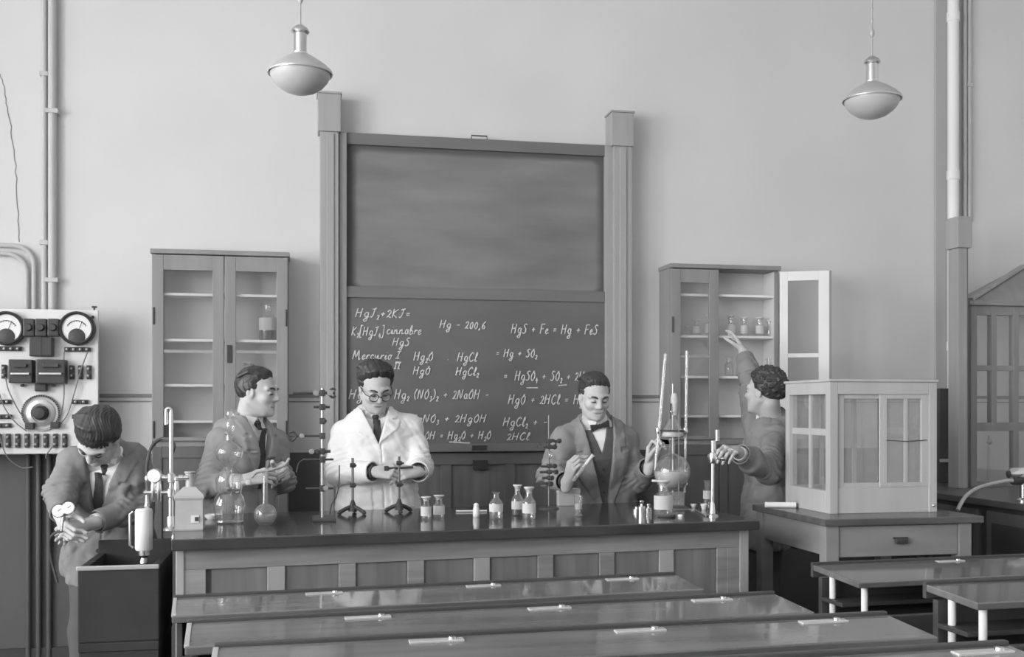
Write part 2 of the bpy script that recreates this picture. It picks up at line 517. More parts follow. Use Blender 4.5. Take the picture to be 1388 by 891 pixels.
# ================================================================== hanging lamps
def lamp(x, y, z, name, label):
    """z = underside of the shade rim"""
    t = thing(name, label, 'lamp', (x, y, z), 'hanging lamps')
    s = M().lathe([(.141, -.010), (.143, -.004), (.138, .006), (.118, .026), (.088, .048), (.056, .068), (.034, .080), (.034, .076), (.056, .062), (.085, .042), (.115, .018), (.136, -.006), (.141, -.010)], (x, y, z), 40)
    s.out('lamp_shade', mat('shade_metal', .60, .32, metal=.5, var=.04), t, True)
    M().lathe([(.033, .076), (.034, .084), (.029, .084), (.029, .168), (.033, .170), (.040, .176), (.040, .182), (.034, .192), (.018, .205), (.006, .21), (0, .21)], (x, y, z), 28).out('lamp_neck', NICKEL, t, True)
    M().lathe([(.132, -.004), (.130, -.018), (.119, -.040), (.100, -.062), (.070, -.082), (.036, -.094), (0, -.098)], (x, y, z), 40).out('glass_bowl', BOWLG, t, True)
    pr = [(.004, .2), (.004, .30), (.006, .302), (.012, .314), (.012, .33), (.006, .342), (.004, .345)]
    zz = .38
    while zz < ZC - z - .06:
        pr += [(.0042, zz), (.0068, zz + .007), (.0042, zz + .014)]
        zz += .055
    pr += [(.0042, ZC - z - .02)]
    M().lathe(pr, (x, y, z), 12).out('cord', mat('cord_cloth', .45, .5, metal=.3), t, True)
    M().lathe([(0, -.05), (.03, -.045), (.06, -.01), (.06, 0)], (x, y, ZC), 20).out('ceiling_rose', WHITEP, t, True)
    return t
pL, pR = W(407, 98, 4.8), W(1182, 134, 4.8)
lamp(pL.x, pL.y, pL.z, 'pendant_lamp', 'pendant lamp with opal bowl hanging beside the blackboard post top')
lamp(pR.x, pR.y, pR.z, 'pendant_lamp', 'pendant lamp with opal bowl hanging near the thick white pipe')

# ================================================================== blackboard
bx0, bx1 = XA(435, 5.98), XA(858, 5.98)
bb = thing('blackboard', 'tall double wooden framed blackboard with chalk formulas on lower board', 'blackboard', ((bx0 + bx1) / 2, YB, 0))
def post(pa, pb, pc0, pc1, ptop, pcap):
    x0, x1 = XA(pa, 5.98), XA(pb, 5.98)
    M().box((x0, 5.98, 0), (x1, YB, ZA((pa + pb) / 2, pcap, 5.98)), .004).box((x0 + .035, 5.972, .02), (x0 + .075, 5.99, ZA(pa, pcap, 5.98) - .01), .003).out('post', POSTW, bb)
    c0, c1 = XA(pc0, 5.97), XA(pc1, 5.97)
    zt, zb = ZA((pc0 + pc1) / 2, ptop, 5.97), ZA((pc0 + pc1) / 2, pcap, 5.97)
    M().box((c0, 5.965, zb), (c1, YB, zt - .012), .004).box((c0 - .006, 5.96, zt - .012), (c1 + .006, YB, zt), .003).out('post_cap', POSTW, bb)
post(434, 459, 431, 462, 124, 178)
post(832, 857, 829, 859, 150, 198)
# runner channels beside the boards
for pa, pb, m in ((459.5, 470, CABW), (821, 831.5, POSTW)):
    x0, x1 = XA(pa, 6.0), XA(pb, 6.0)
    M().box((x0, 6.0, .05), (x1, YB, 2.95), .003).out('runner', m, bb)
ix0, ix1 = XA(470, 6.03), XA(821, 6.03)
zt = 2.955
# upper board
M().box((XA(461, 6.0), 6.02, 2.89), (XA(832, 6.0), 6.06, zt), .004).out('top_rail', RAILW, bb)
M().box((ix0, 6.04, 2.09), (ix1, 6.055, 2.89)).out('upper_slate', SLATE_U, bb)
M().box((XA(468, 6.0), 6.012, 2.035), (XA(826, 6.0), 6.06, 2.098), .004).out('middle_rail', RAILW, bb)
hx = XA(650, 6.03)
M().tube([(hx - .045, 6.04, zt - .005), (hx - .045, 6.04, zt + .022), (hx + .045, 6.04, zt + .022), (hx + .045, 6.04, zt - .005)], .004, 8).out('handle', IRON, bb)
# lower board
zl = 1.215
M().box((ix0, 6.022, zl), (ix1, 6.036, 2.04)).out('lower_slate', SLATE_L, bb)
br = M().box((XA(466, 6.0), 6.0, zl - .045), (XA(826, 6.0), 6.05, zl), .004)
br.out('bottom_rail', RAILW, bb)
M().box((XA(640, 6.0), 5.996, zl - .036), (XA(660, 6.0), 6.01, zl - .008), .002).out('finger_pull', BLACKP, bb)
# third board let down behind the bench
M().box((ix0 + .01, 6.045, .12), (ix1 - .01, 6.06, zl - .05)).out('wooden_panel', BENCHP, bb)
fr = M()
fr.box((ix0, 6.03, zl - .12), (ix1, 6.06, zl - .052), .003)
for xx in (ix0, (ix0 + ix1) / 2 - .22, (ix0 + ix1) / 2 + .15, ix1 - .06):
    fr.box((xx, 6.032, .12), (xx + .06, 6.06, zl - .12), .003)
fr.box((ix0, 6.03, .05), (ix1, 6.06, .16), .003)
fr.out('panel_frame', mat('panel_frame_wood', .15, .5, var=.15, scale=(4, 4, 12)), bb)
M().box((XA(641, 6.03), 6.022, ZA(650, 637, 6.03)), (XA(661, 6.03), 6.034, ZA(650, 624, 6.03)), .002).out('recess_plate', BLACKP, bb)

# ---- chalk writing, drawn stroke by stroke
GL = {
 'H': (.8, [[(0.1, 1), (0, 0)], [(.62, 1), (.5, 0)], [(.05, .5), (.58, .55)]]),
 'g': (.6, [[(.45, .5), (.2, .55), (.05, .3), (.2, .05), (.42, .2), (.45, .55)], [(.45, .5), (.38, -.3), (.15, -.45), (.02, -.3), (.3, -.1), (.55, .1)]]),
 'I': (.5, [[(.05, .9), (.45, 1)], [(.28, .95), (.2, .05)], [(0, 0), (.4, .02)]]),
 'J': (.6, [[(.1, .9), (.55, 1), (.4, .95), (.3, .3), (.1, 0), (0, .15)]]),
 'K': (.65, [[(.08, 1), (0, 0)], [(.55, .95), (.06, .45), (.5, 0)]]),
 'S': (.6, [[(.55, .9), (.35, 1), (.15, .8), (.4, .5), (.4, .15), (.15, 0), (0, .15)]]),
 'O': (.65, [[(.35, .9), (.1, .6), (.08, .2), (.3, 0), (.52, .3), (.5, .75), (.3, .92), (.45, 1)]]),
 'N': (.75, [[(0, 0), (.12, .95), (.45, .05), (.62, 1)]]),
 'F': (.6, [[(.1, 1), (0, 0)], [(.08, 1), (.55, 1)], [(.05, .5), (.4, .55)]]),
 'C': (.65, [[(.55, .8), (.4, 1), (.15, .8), (.02, .4), (.15, .05), (.35, 0), (.55, .2)]]),
 'M': (1.0, [[(0, 0), (.15, 1), (.35, .2), (.65, 1), (.75, 0), (.9, .1)]]),
 'a': (.55, [[(.42, .5), (.2, .52), (.05, .25), (.2, .02), (.38, .2), (.43, .5), (.42, .1), (.55, .05)]]),
 'b': (.5, [[(0, .1), (.25, .8), (.15, 1), (.05, .5), (.1, 0), (.35, .1), (.35, .4), (.1, .4)]]),
 'c': (.45, [[(.38, .42), (.2, .52), (.03, .25), (.2, 0), (.45, .1)]]),
 'e': (.45, [[(.02, .2), (.35, .35), (.25, .52), (.05, .3), (.15, 0), (.45, .12)]]),
 'i': (.3, [[(0, .1), (.15, .5), (.12, .05), (.3, .1)], [(.2, .75), (.22, .78)]]),
 'l': (.35, [[(0, .1), (.3, .8), (.2, 1), (.1, .5), (.12, 0), (.35, .1)]]),
 'n': (.6, [[(0, 0), (.08, .5), (.1, .3), (.28, .52), (.35, .4), (.35, .05), (.6, .12)]]),
 'o': (.5, [[(.25, .5), (.05, .35), (.1, .02), (.32, .1), (.35, .42), (.2, .5), (.5, .45)]]),
 'r': (.4, [[(0, .05), (.1, .5), (.12, .3), (.25, .5), (.4, .4)]]),
 'u': (.6, [[(.02, .5), (.05, .1), (.2, .02), (.35, .5), (.38, .05), (.6, .12)]]),
 '0': (.5, [[(.25, .8), (.05, .5), (.1, .05), (.32, .05), (.4, .5), (.25, .8)]]),
 '2': (.5, [[(.02, .65), (.2, .85), (.38, .65), (.2, .25), (.02, .02), (.2, .1), (.45, 0)]]),
 '3': (.5, [[(.05, .8), (.3, .85), (.2, .5), (.38, .25), (.2, 0), (.02, .1)]]),
 '4': (.5, [[(.2, .9), (.02, .35), (.42, .4)], [(.35, .65), (.28, -.05)]]),
 '6': (.5, [[(.4, .9), (.1, .5), (.08, .1), (.3, 0), (.38, .25), (.2, .4), (.08, .25)]]),
 '+': (.65, [[(.05, .4), (.5, .42)], [(.3, .62), (.26, .18)]]),
 '=': (.6, [[(.05, .5), (.42, .52)], [(.05, .3), (.42, .32)]]),
 '-': (.5, [[(.05, .4), (.42, .42)]]),
 '(': (.4, [[(.3, 1.05), (.08, .6), (.1, .2), (.25, -.1)]]),
 ')': (.4, [[(.05, 1.05), (.28, .65), (.25, .2), (.05, -.1)]]),
 '[': (.4, [[(.35, 1.15), (.1, 1.1), (.05, -.15), (.3, -.15)]]),
 ']': (.4, [[(.05, 1.15), (.3, 1.15), (.25, -.15), (0, -.15)]]),
 ',': (.3, [[(.15, .05), (.05, -.2)]]),
 '.': (.3, [[(.1, .03), (.14, .06)]]),
 ' ': (.45, []),
}
def write(text, px, py, hpx, pw=None, under=False):
    """_x lowers a character, | marks nothing; px,py = left end of base line in photo pixels"""
    YS = 6.0205
    s = hpx / (F / (YS / ray(px, py)[1]))
    o0 = W(px, py, YS)
    x = 0.0; m = M(); i = 0; strokes = []
    while i < len(text):
        ch = text[i]; sc = 1.0; dz = 0.0
        if ch == '_':
            i += 1; ch = text[i]; sc = .6; dz = -.25
        wd, st = GL[ch]
        for pl in st:
            strokes.append([(x + a * sc + .18 * b * sc, b * sc + dz) for a, b in pl])
        x += (wd + .1) * sc
        i += 1
    wscale = 1.0 if pw is None else (pw / (F / (YS / ray(px, py)[1]))) / (x * s)
    for pl in strokes:
        pts = [o0 + Vector((a * s * wscale, random.uniform(-.0003, .0003), b * s + .012 * 0 * a)) for a, b in pl]
        if len(pts) > 2:
            pts = smooth_path(pts, 4)
        m.tube(pts, [.0034 + random.uniform(-.0008, .0006) for _ in pts], 5)
    if under:
        m.tube([o0 + Vector((0, 0, -.5 * s)), o0 + Vector((x * s * wscale, 0, -.55 * s))], .004, 5)
    return m.out('chalk_lettering', CHALK, bb)
write('HgJ_2+2KJ=', 482, 430, 12, 76)
write('K_2[HgJ_4]', 477, 455, 12, 44)
write('cinnabre', 524, 453, 12, 48)
write('HgS', 532, 469, 11, 24, False)
write('Mercurio', 478, 487, 12, 54)
write('I', 536, 486, 10, 8, True)
write('II', 534, 500, 8, 9)
write('Hg_2O', 561, 489, 12, 27)
write('.', 606, 488, 10)
write('HgCl', 620, 490, 12, 28)
write('HgO', 560, 508, 11, 24)
write('HgCl_2', 618, 509, 11, 32)
write('Hg - 200,6', 596, 445, 11, 64)
write('HgS + Fe = Hg + FeS', 693, 452, 13, 122)
write('= Hg + SO_2', 672, 484, 11, 58)
write('=', 682, 515, 11)
write('HgSO_4 + SO_2 + 2H', 698, 516, 13, 98)
m_ = M()
for a, b in (((714, 526), (729, 526)), ((757, 523), (768, 522))):
    m_.tube([W(a[0], a[1], 6.0205), W(b[0], b[1], 6.0205)], .0036, 5)
m_.out('chalk_underline', CHALK, bb)
write('Hg', 473, 541, 13, 20)
write('Hg_2 (NO_3)_2 + 2NaOH -', 535, 541, 13, 130)
write('HgO + 2HCl = Hg', 689, 548, 13, 108)
write('NaNO_3 + 2HgOH', 556, 573, 11, 106)
write('HgCl_2 + -', 682, 578, 12, 62)
write('NaOH = Hg_2O + H_2O', 562, 596, 11, 106)
write('2HCl', 687, 597, 10, 32)
m_ = M().tube([W(609, 599.5, 6.0205), W(637, 601, 6.0205)], .0045, 5)
m_.out('chalk_underline', CHALK, bb)

# ================================================================== glazed cabinets
def door_frame(m, x0, x1, z0, z1, y0, y1, st, rails):
    m.box((x0, y0, z0), (x0 + st, y1, z1), .003)
    m.box((x1 - st, y0, z0), (x1, y1, z1), .003)
    for a, b in rails:
        m.box((x0 + st, y0 + .001, a), (x1 - st, y1 - .001, b), .002)
YC = 5.9
def cabinet(x0, x1, zt, label, shelves, splitx, zg, opendoor=False):
    """x0..x1 the carcass, splitx where the doors meet, zg where the glass ends and the base begins"""
    t = thing('glass_cabinet', label, 'cabinet', ((x0 + x1) / 2, YB, 0), 'glazed wall cabinets')
    c = M()
    c.box((x0, YC + .02, 0), (x0 + .022, YB, zt - .02), .002)
    c.box((x1 - .022, YC + .02, 0), (x1, YB, zt - .02), .002)
    c.box((x0 - .006, YC - .008, zt - .025), (x1 + .006, YB, zt), .004)
    c.box((x0, YC + .02, zg - .03), (x1, YB, zg), .002)
    c.box((x0, YC + .03, 0), (x1, YB, .1), .002)
    c.out('carcass', CABW, t)
    M().box((x0 + .02, YB - .02, zg), (x1 - .02, YB - .004, zt - .02)).box((x0 + .022, YC + .03, zg), (x0 + .024, YB - .02, zt - .03)).box((x1 - .024, YC + .03, zg), (x1 - .022, YB - .02, zt - .03)).out('back_panel', CABIN, t)
    for z in shelves:
        M().box((x0 + .025, YC + .03, z - .014), (x1 - .025, YB - .02, z), .001).out('shelf', SHELFW, t)
    drs = [(x0 + .004, splitx - .002), (splitx + .002, x1 - .004)]
    for k, (a, b) in enumerate(drs):
        # lower wooden door
        d = M(); door_frame(d, a, b, .1, zg - .03, YC, YC + .022, .05, ((.1, .17), (zg - .09, zg - .03)))
        d.box((a + .04, YC + .008, .14), (b - .04, YC + .016, zg - .06))
        d.out('lower_door', mat('cabinet_base_wood', .13, .5, var=.15, scale=(16, 16, 1.2)), t)
        if opendoor and k == 1:
            continue
        d = M(); door_frame(d, a, b, zg, zt - .03, YC, YC + .022, .058, ((zg, zg + .02), (zt - .11, zt - .03)))
        dr = d.out('glass_door', CABW, t)
        M().box((a + .05, YC + .009, zg + .01), (b - .05, YC + .012, zt - .1)).out('pane', PANE, dr)
        zc = ZA(300, 477, YC)
        M().box((a + .058, YC + .004, zc - .008), (b - .058, YC + .018, zc + .008)).out('glazing_bar', mat('bar_wood', .33, .5), dr)
        for z in (zt - .4, zt - 1.0):
            M().cyl((a + .008 if k == 0 else b - .008, YC - .003, z), (a + .008 if k == 0 else b - .008, YC - .003, z + .09), .005, seg=8).out('hinge', IRON, dr)
        if k == 1:
            M().box((a + .012, YC - .006, ZA(311, 492, YC)), (a + .038, YC + .002, ZA(311, 468, YC)), .002).out('lock_plate', BLACKP, dr)
    return t
lx0, lx1 = XA(205, YC), XA(391, YC)
sh = [ZA(255, y, YC + .05) for y in (398, 460, 521, 570)]
cabL = cabinet(lx0, lx1, 2.26, 'closed two door glass cabinet with one dark bottle, behind the man in profile', sh, XA(304, YC), ZA(255, 598, YC))
rx0, rx1 = XA(909, YC), XA(1057, YC)
shr = [ZA(950, y, YC + .05) for y in (399, 455, 510, 563)]
cabR = cabinet(rx0, rx1, 2.258, 'glass cabinet with one door standing open, in front of the reaching man', shr, XA(975, YC), ZA(950, 596, YC), True)
# the open door, swung outward on its right hinge
hxp = Vector((rx1 - .004, YC, 0)); e = W(1113, 365, 5.8); dv = (Vector((e.x, 5.8, 0)) - hxp).normalized()
wd = rx1 - XA(975, YC) - .03
nv = Vector((-dv.y, dv.x, 0))
def oriented(m, a, b, z0, z1, th0, th1, bev=.002):
    P = []
    for z in (z0, z1):
        P += [hxp + dv * a + nv * th0 + Vector((0, 0, z)), hxp + dv * b + nv * th0 + Vector((0, 0, z)), hxp + dv * b + nv * th1 + Vector((0, 0, z)), hxp + dv * a + nv * th1 + Vector((0, 0, z))]
    m._hexa(P, bev)
zg, zt2 = ZA(950, 596, YC), 2.225
wd = .285
d = M(); oriented(d, .003, .05, zg, zt2, 0, .022); oriented(d, wd - .06, wd, zg, zt2, 0, .022)
oriented(d, .05, wd - .06, zt2 - .055, zt2, .001, .021); oriented(d, .05, wd - .06, zg, zg + .04, .001, .021)
zb = ZA(1085, 482, 5.85); oriented(d, .05, wd - .06, zb - .012, zb + .012, .003, .018)
od = d.out('glass_door', mat('white_door_paint', .78, .45, var=.03), cabR)
od['label'] = 'open white painted glass door'
d = M(); oriented(d, .045, wd - .055, zg + .03, zt2 - .05, .009, .012, 0); d.out('pane', PANE, od)
d = M(); oriented(d, wd + .0, wd + .012, zg, zt2, .002, .02); d.out('lock_strip', CABW, od)
# ================================================================== switchboard on the wall
YS = 5.90                                            # marble front face
sx0, sx1 = -1.86, XA(133, YS)
sz0, sz1 = ZA(120, 615, YS), ZA(100, 420, YS)
sw = thing('switchboard', 'white marble electrical switchboard with two round meters above the bending man', 'switchboard', ((sx0 + sx1) / 2, YB, sz0))
M().box((sx0, YS, sz0), (sx1, YS + .03, sz1), .004).out('marble_slab', MARBLE, sw)
M().box((sx0 + .05, YS + .03, sz0 + .05), (sx0 + .1, YB, sz1 - .05)).box((sx1 - .1, YS + .03, sz0 + .05), (sx1 - .05, YB, sz1 - .05)).out('bracket', IRON, sw)
def SP(px, py, dy=0.0):
    p = W(px, py, YS); return Vector((p.x, YS - dy, p.z))
PXM = 1 / (F / (YS / ray(60, 500)[1]))              # metres per pixel on the slab
def meter(px, py):
    c = SP(px, py)
    g = M().lathe([(.0, 0), (.088, 0), (.088, .045), (.080, .052), (.072, .046), (.072, .038)], c, 36, (0, -1, 0)).out('meter', BLACKP, sw, True)
    M().lathe([(.0, .0385), (.0725, .0385)], c, 32, (0, -1, 0)).out('dial_face', PAPER, g)
    m = M().tube(arc(c + Vector((0, -.0395, -.012)), .052, math.radians(30), math.radians(150), 16), .0022, 5)
    for k in range(9):
        a = math.radians(30 + 15 * k)
        dd = Vector((math.cos(a), 0, math.sin(a)))
        m.tube([c + Vector((0, -.0395, -.012)) + dd * .046, c + Vector((0, -.0395, -.012)) + dd * .053], .0012, 4)
    m.out('scale_marks', IRON, g)
    M().lathe([(0, .05), (.02, .048), (.04, .044), (.042, .0385)], c + Vector((0, 0, -.042)), 20, (0, -1, 0)).out('hub_cover', IRON, g, True)
    M().tube([c + Vector((0, -.042, -.03)), c + Vector((.028, -.042, .038))], .0012, 4).out('needle', IRON, g)
meter(11, 446); meter(106, 446)
def sbox(name, x0, y0, x1, y1, d, m=BLACKP, parent=None, bev=.006):
    a, b = SP(x0, y0), SP(x1, y1)
    return M().box((a.x, YS - d, b.z), (b.x, YS, a.z), bev).out(name, m, parent or sw)
for k in range(3):
    f = sbox('fuse_holder', 34 + k * 16.5, 433, 49.5 + k * 16.5, 457, .05)
    c = SP(41.7 + k * 16.5, 445, .05)
    M().cyl(c, c + Vector((0, -.02, 0)), .02, .016).out('fuse_cap', IRON, f, True)
f = sbox('relay_box', 43, 458, 74, 484, .06)
M().box(SP(57.5, 458.5, .062), SP(59.5, 483.5, .059)).out('seam', IRON, f)
f1 = sbox('knife_switch', 16, 488, 48, 520, .07)
f2 = sbox('knife_switch', 53, 488, 92, 521, .07)
for f, a, b in ((f1, 20, 45), (f2, 58, 88)):
    M().box(SP(a, 506, .085), SP(b, 509, .07), .002).out('switch_bar', STEELR, f)
    M().box(SP(a + 4, 494, .085), SP(b - 4, 499, .07), .003).out('switch_lid', IRON, f)
sbox('switch_mount', 49, 520, 65, 531, .04)
for px, py in ((31, 523), (73, 523)):
    M().cyl(SP(px, py), SP(px, py, .025), .007).out('stud', IRON, sw, True)
# round rheostat dial
c = SP(56, 560)
r0 = 25 * PXM
dial = M().lathe([(0, 0), (r0, 0), (r0, .012), (r0 - .012, .016), (r0 - .014, .010), (0, .010)], c, 44, (0, -1, 0)).out('rheostat', mat('dial_grey', .5, .5), sw, True)
m = M()
for k in range(40):
    a = math.radians(-50 + k * 7.2)
    m.lathe([(0, .02), (.005, .018), (.005, .008)], c + (r0 - .006) * Vector((math.cos(a), 0, math.sin(a))), 8, (0, -1, 0))
m.out('contact_studs', IRON, dial, True)
M().lathe([(r0 * .70, .008), (r0 * .72, .016), (r0 * .5, .020), (r0 * .5, .01)], c, 36, (0, -1, 0)).out('inner_ring', STEELR, dial, True)
k_ = M().lathe([(0, .06), (.028, .058), (.034, .05), (.036, .02), (.04, .01)], c, 12, (0, -1, 0))
k_.out('knob', BLACKP, dial)
for px, py in ((42, 577), (76, 576)):
    M().box(SP(px - 6, py - 4, .04), SP(px + 6, py + 5, .0), .004).out('brush_block', BLACKP, dial)
def terminal(px, py, w, h):
    a = SP(px - w / 2, py - h / 2); b = SP(px + w / 2, py + h / 2)
    t = M().box((a.x, YS - .018, b.z), (b.x, YS, a.z), .005).out('terminal', BLACKP, sw)
    m = M()
    n = 2 if max(w, h) < 30 else 4
    for k in range(n):
        f = (k + .5) / n
        p = a.lerp(b, .5)
        if w > h: p.x = a.x + (b.x - a.x) * f
        else: p.z = a.z + (b.z - a.z) * f
        m.lathe([(0, .03), (.007, .028), (.008, .018)], Vector((p.x, YS, p.z)), 8, (0, -1, 0))
    m.out('screws', mat('screw_steel', .25, .4, metal=.6), t, True)
for k in range(8):
    terminal(-1.5 + k * 12.75 + .5, 597.5, 7, 19)
terminal(-14, 597, 7, 19)
for a in ((105.5, 474, 36, 6.5), (12, 473, 36, 6.5), (6, 504, 7, 19), (98, 505, 7, 19), (109.5, 505, 7, 19), (121, 505, 7, 19),
          (109, 545, 22, 6), (6, 545, 20, 6), (6, 565, 22, 6), (6, 577, 20, 6), (108, 565, 20, 6)):
    terminal(*a)
def wire(pts, dy=.02):
    P = [SP(x, y, dy + .012 * math.sin(i * 1.3)) for i, (x, y) in enumerate(pts)]
    P[0].y = P[-1].y = YS - .02
    M().tube(smooth_path(P, 6), .0032, 6).out('wire', mat('wire_cover', .20, .7), sw)
wire([(88, 477), (88, 500), (88, 540), (82, 565), (78, 576)])
wire([(120, 477), (112, 500), (103, 530), (92, 562), (80, 578)])
wire([(9, 512), (14, 530), (26, 555), (38, 573)])
wire([(0, 532), (8, 552), (22, 572), (38, 585)])
wire([(0, 585), (6, 606), (14, 622), (30, 634), (46, 633)])
wire([(72, 606), (64, 618), (66, 622)])
M().lathe([(0, .012), (.007, .01), (.008, 0)], SP(126, 430), 10, (0, -1, 0)).out('bolt', IRON, sw, True)
M().lathe([(0, .012), (.007, .01), (.008, 0)], SP(126, 605), 10, (0, -1, 0)).out('bolt', IRON, sw, True)
pz = SP(127, 417)
M().cyl((pz.x, YS + .015, sz1 - .003), (pz.x, YS + .015, sz1 + .018), .005).box((pz.x - .012, YS + .008, sz1 + .012), (pz.x + .014, YS + .02, sz1 + .022), .002).out('top_terminal', BLACKP, sw)
# three conduits coming out under the board
for k, px in enumerate((38, 52, 66)):
    x = XA(px, YB - .025)
    tag(M().tube([(x, YB - .02, 0), (x, YB - .02, .6), (x, YB - .02, sz0 - .005)], .013, 12).out('floor_conduit', mat('dark_conduit', .115, .5), None, True, loc=(x, YB - .02, 0)),
        ('dark conduit under the switchboard, farthest from the bending man', 'dark conduit under the switchboard, middle one of three', 'dark conduit under the switchboard, nearest the bending man')[k], 'pipe', 'conduits under the switchboard')

# ================================================================== demonstration bench
BF, BR = Vector((-.446, 3.971)), Vector((1.895, 4.194))
BL = (BR - BF).length
BPHI = math.atan2(BR.y - BF.y, BR.x - BF.x)
BD, BZ = .92, .95
def bw(u, v, z=0.0):
    return Vector((BF.x + u * math.cos(BPHI) - v * math.sin(BPHI), BF.y + u * math.sin(BPHI) + v * math.cos(BPHI), z))
bench = thing('demonstration_bench', 'long panelled laboratory bench with dark glossy top, strewn with apparatus', 'bench', bw(0, 0), None, BPHI)
M().box((0, 0, BZ - .042), (BL, BD, BZ), .005).out('bench_top', BENCHTOP, bench, local=True)
e0, e1 = .035, BL - .055
M().box((e0 + .01, .07, .05), (e1 - .01, BD - .03, BZ - .042)).out('carcass', mat('bench_carcass', .16, .6, var=.15), bench, local=True)
M().box((e0, .052, BZ - .118), (e1, .075, BZ - .042), .002).out('top_rail', BENCHW, bench, local=True)
M().box((e0, .055, .0), (e1, .075, .12), .002).out('bottom_rail', BENCHW, bench, local=True)
M().box((e0, .052, .12), (e0 + .085, .075, BZ - .118), .002).out('stile', BENCHW, bench, local=True)
M().box((e1 - .07, .052, .12), (e1, .075, BZ - .118), .002).out('stile', BENCHW, bench, local=True)
M().box((e1 - .012, .048, .0), (e1 + .03, .09, BZ - .042), .004).out('corner_strip', mat('corner_wood', .36, .5, var=.1, scale=(12, 12, 1)), bench, local=True)
M().box((e0 - .02, .048, .0), (e0 + .01, .08, BZ - .042), .004).out('corner_strip', mat('corner_wood', .36), bench, local=True)
npan = 8
pa, pb = e0 + .085, e1 - .07
pw = (pb - pa) / npan
for k in range(npan):
    x = pa + k * pw
    M().box((x + .02, .062, .12), (x + pw - .045, .076, BZ - .118), .004).out('panel', BENCHP, bench, local=True)
    M().box((x + pw - .045, .054, .12), (x + pw + .02 - (.02 if k == npan - 1 else 0), .075, BZ - .118), .003).out('stile', BENCHW if k % 3 else mat("stile_pale", .36, .5, var=.15, scale=(12, 12, 1)), bench, local=True)
M().box((e0, .08, .12), (e0 + .008, BD - .06, BZ - .06), .002).out('end_panel', BENCHP, bench, local=True)
M().box((e1 - .008, .08, .12), (e1, BD - .06, BZ - .06), .002).out('end_panel', BENCHP, bench, local=True)

# sink at its left end
k0, k1 = G(141, 768, .83), G(228, 768, .83)
sy0, sy1 = k0.y - .02, k0.y + .42
sxa, sxb = -.80, -.512
sk = thing('sink', 'dark stone sink trough with pale front rim at end of the bench', 'sink', ((sxa + sxb) / 2, (sy0 + sy1) / 2, 0))
m = M(); t_ = .03
m.box((sxa, sy0, .55), (sxb, sy0 + t_, .83), .006).box((sxa, sy1 - t_, .55), (sxb, sy1, .88), .006).box((sxa, sy0 + t_ + .0005, .55), (sxa + t_, sy1 - t_ - .0005, .829), .004).box((sxb - t_, sy0 + t_ + .0005, .55), (sxb, sy1 - t_ - .0005, .829), .004).box((sxa + .001, sy0 + .001, .515), (sxb - .001, sy1 - .001, .5495), .004)
m.out('basin', mat('sink_stone', .042, .6, var=.2, spec=.15), sk)
M().box((sxa - .005, sy0 - .006, .818), (sxb, sy0 + .010, .835), .004).out('rim', mat('rim_lead', .45, .4, metal=.5), sk)
M().box((sxa + .005, sy0 + .005, 0), (sxb - .004, sy1 - .005, .514)).out('pedestal', mat('pedestal_paint', .042, .7, spec=.15), sk)

# water post, gauge and filter
tp0 = G(232, 719, BZ)
def B(px, py, y=None):
    return W(px, py, tp0.y if y is None else y)
wp = thing('water_post', 'nickel water standpipe with gooseneck top and round pressure gauge at bench end', 'tap', tp0)
M().lathe([(.030, 0), (.030, .008), (.016, .014), (.016, .05), (.013, .055)], tp0, 20).cyl(tp0, (tp0.x, tp0.y, ZA(232, 660, tp0.y)), .011, seg=14).out('base', NICKEL, wp, True)
zt = ZA(233, 560, tp0.y)
M().cyl((tp0.x, tp0.y, ZA(232, 662, tp0.y)), (tp0.x, tp0.y, zt), .0085, seg=14).out('standpipe', NICKEL, wp, True)
gn = [Vector((tp0.x, tp0.y, zt - .01))] + [Vector((tp0.x - .009, tp0.y, zt + .008)) + .009 * Vector((math.cos(a), 0, math.sin(a))) for a in np.linspace(0, math.pi, 8)] + [Vector((tp0.x - .018, tp0.y, zt - .045))]
M().tube(gn, .0075, 12).out('gooseneck', NICKEL, wp, True)
jn = M()
for py in (648, 668):
    z = ZA(232, py, tp0.y)
    jn.lathe([(.010, -.02), (.016, -.014), (.016, .014), (.010, .02)], (tp0.x, tp0.y, z), 14)
z1 = ZA(232, 648, tp0.y)
jn.cyl((tp0.x - .06, tp0.y, z1), (tp0.x + .062, tp0.y, z1), .007, seg=10)
z2 = ZA(232, 668, tp0.y)
jn.cyl((tp0.x - .10, tp0.y, z2), (tp0.x + .05, tp0.y, z2), .008, seg=10)
for dx, r in ((-.03, .012), (.035, .012), (.055, .010)):
    jn.lathe([(.006, -.012), (r, -.008), (r, .008), (.006, .012)], (tp0.x + dx, tp0.y, z1), 10, (1, 0, 0))
for dx in (-.045, -.065, .02):
    jn.lathe([(.006, -.035), (.011, -.028), (.011, .02), (.008, .045), (.012, .048), (.012, .056), (.0, .06)], (tp0.x + dx, tp0.y, z2), 12)
jn.out('valve_cluster', NICKEL, wp, True)
gc = B(210, 645)
g = M().lathe([(0, .018), (.026, .018), (.028, .012), (.028, -.006), (0, -.012)], gc, 28, (-.1, -1, 0)).out('pressure_gauge', NICKEL, wp, True)
M().lathe([(0, .0195), (.0235, .0195)], gc, 24, (-.1, -1, 0)).out('gauge_face', PAPER, g)
M().cyl(gc + Vector((.02, .01, 0)), (tp0.x, tp0.y, z1), .006, seg=8).out('gauge_pipe', NICKEL, wp, True)
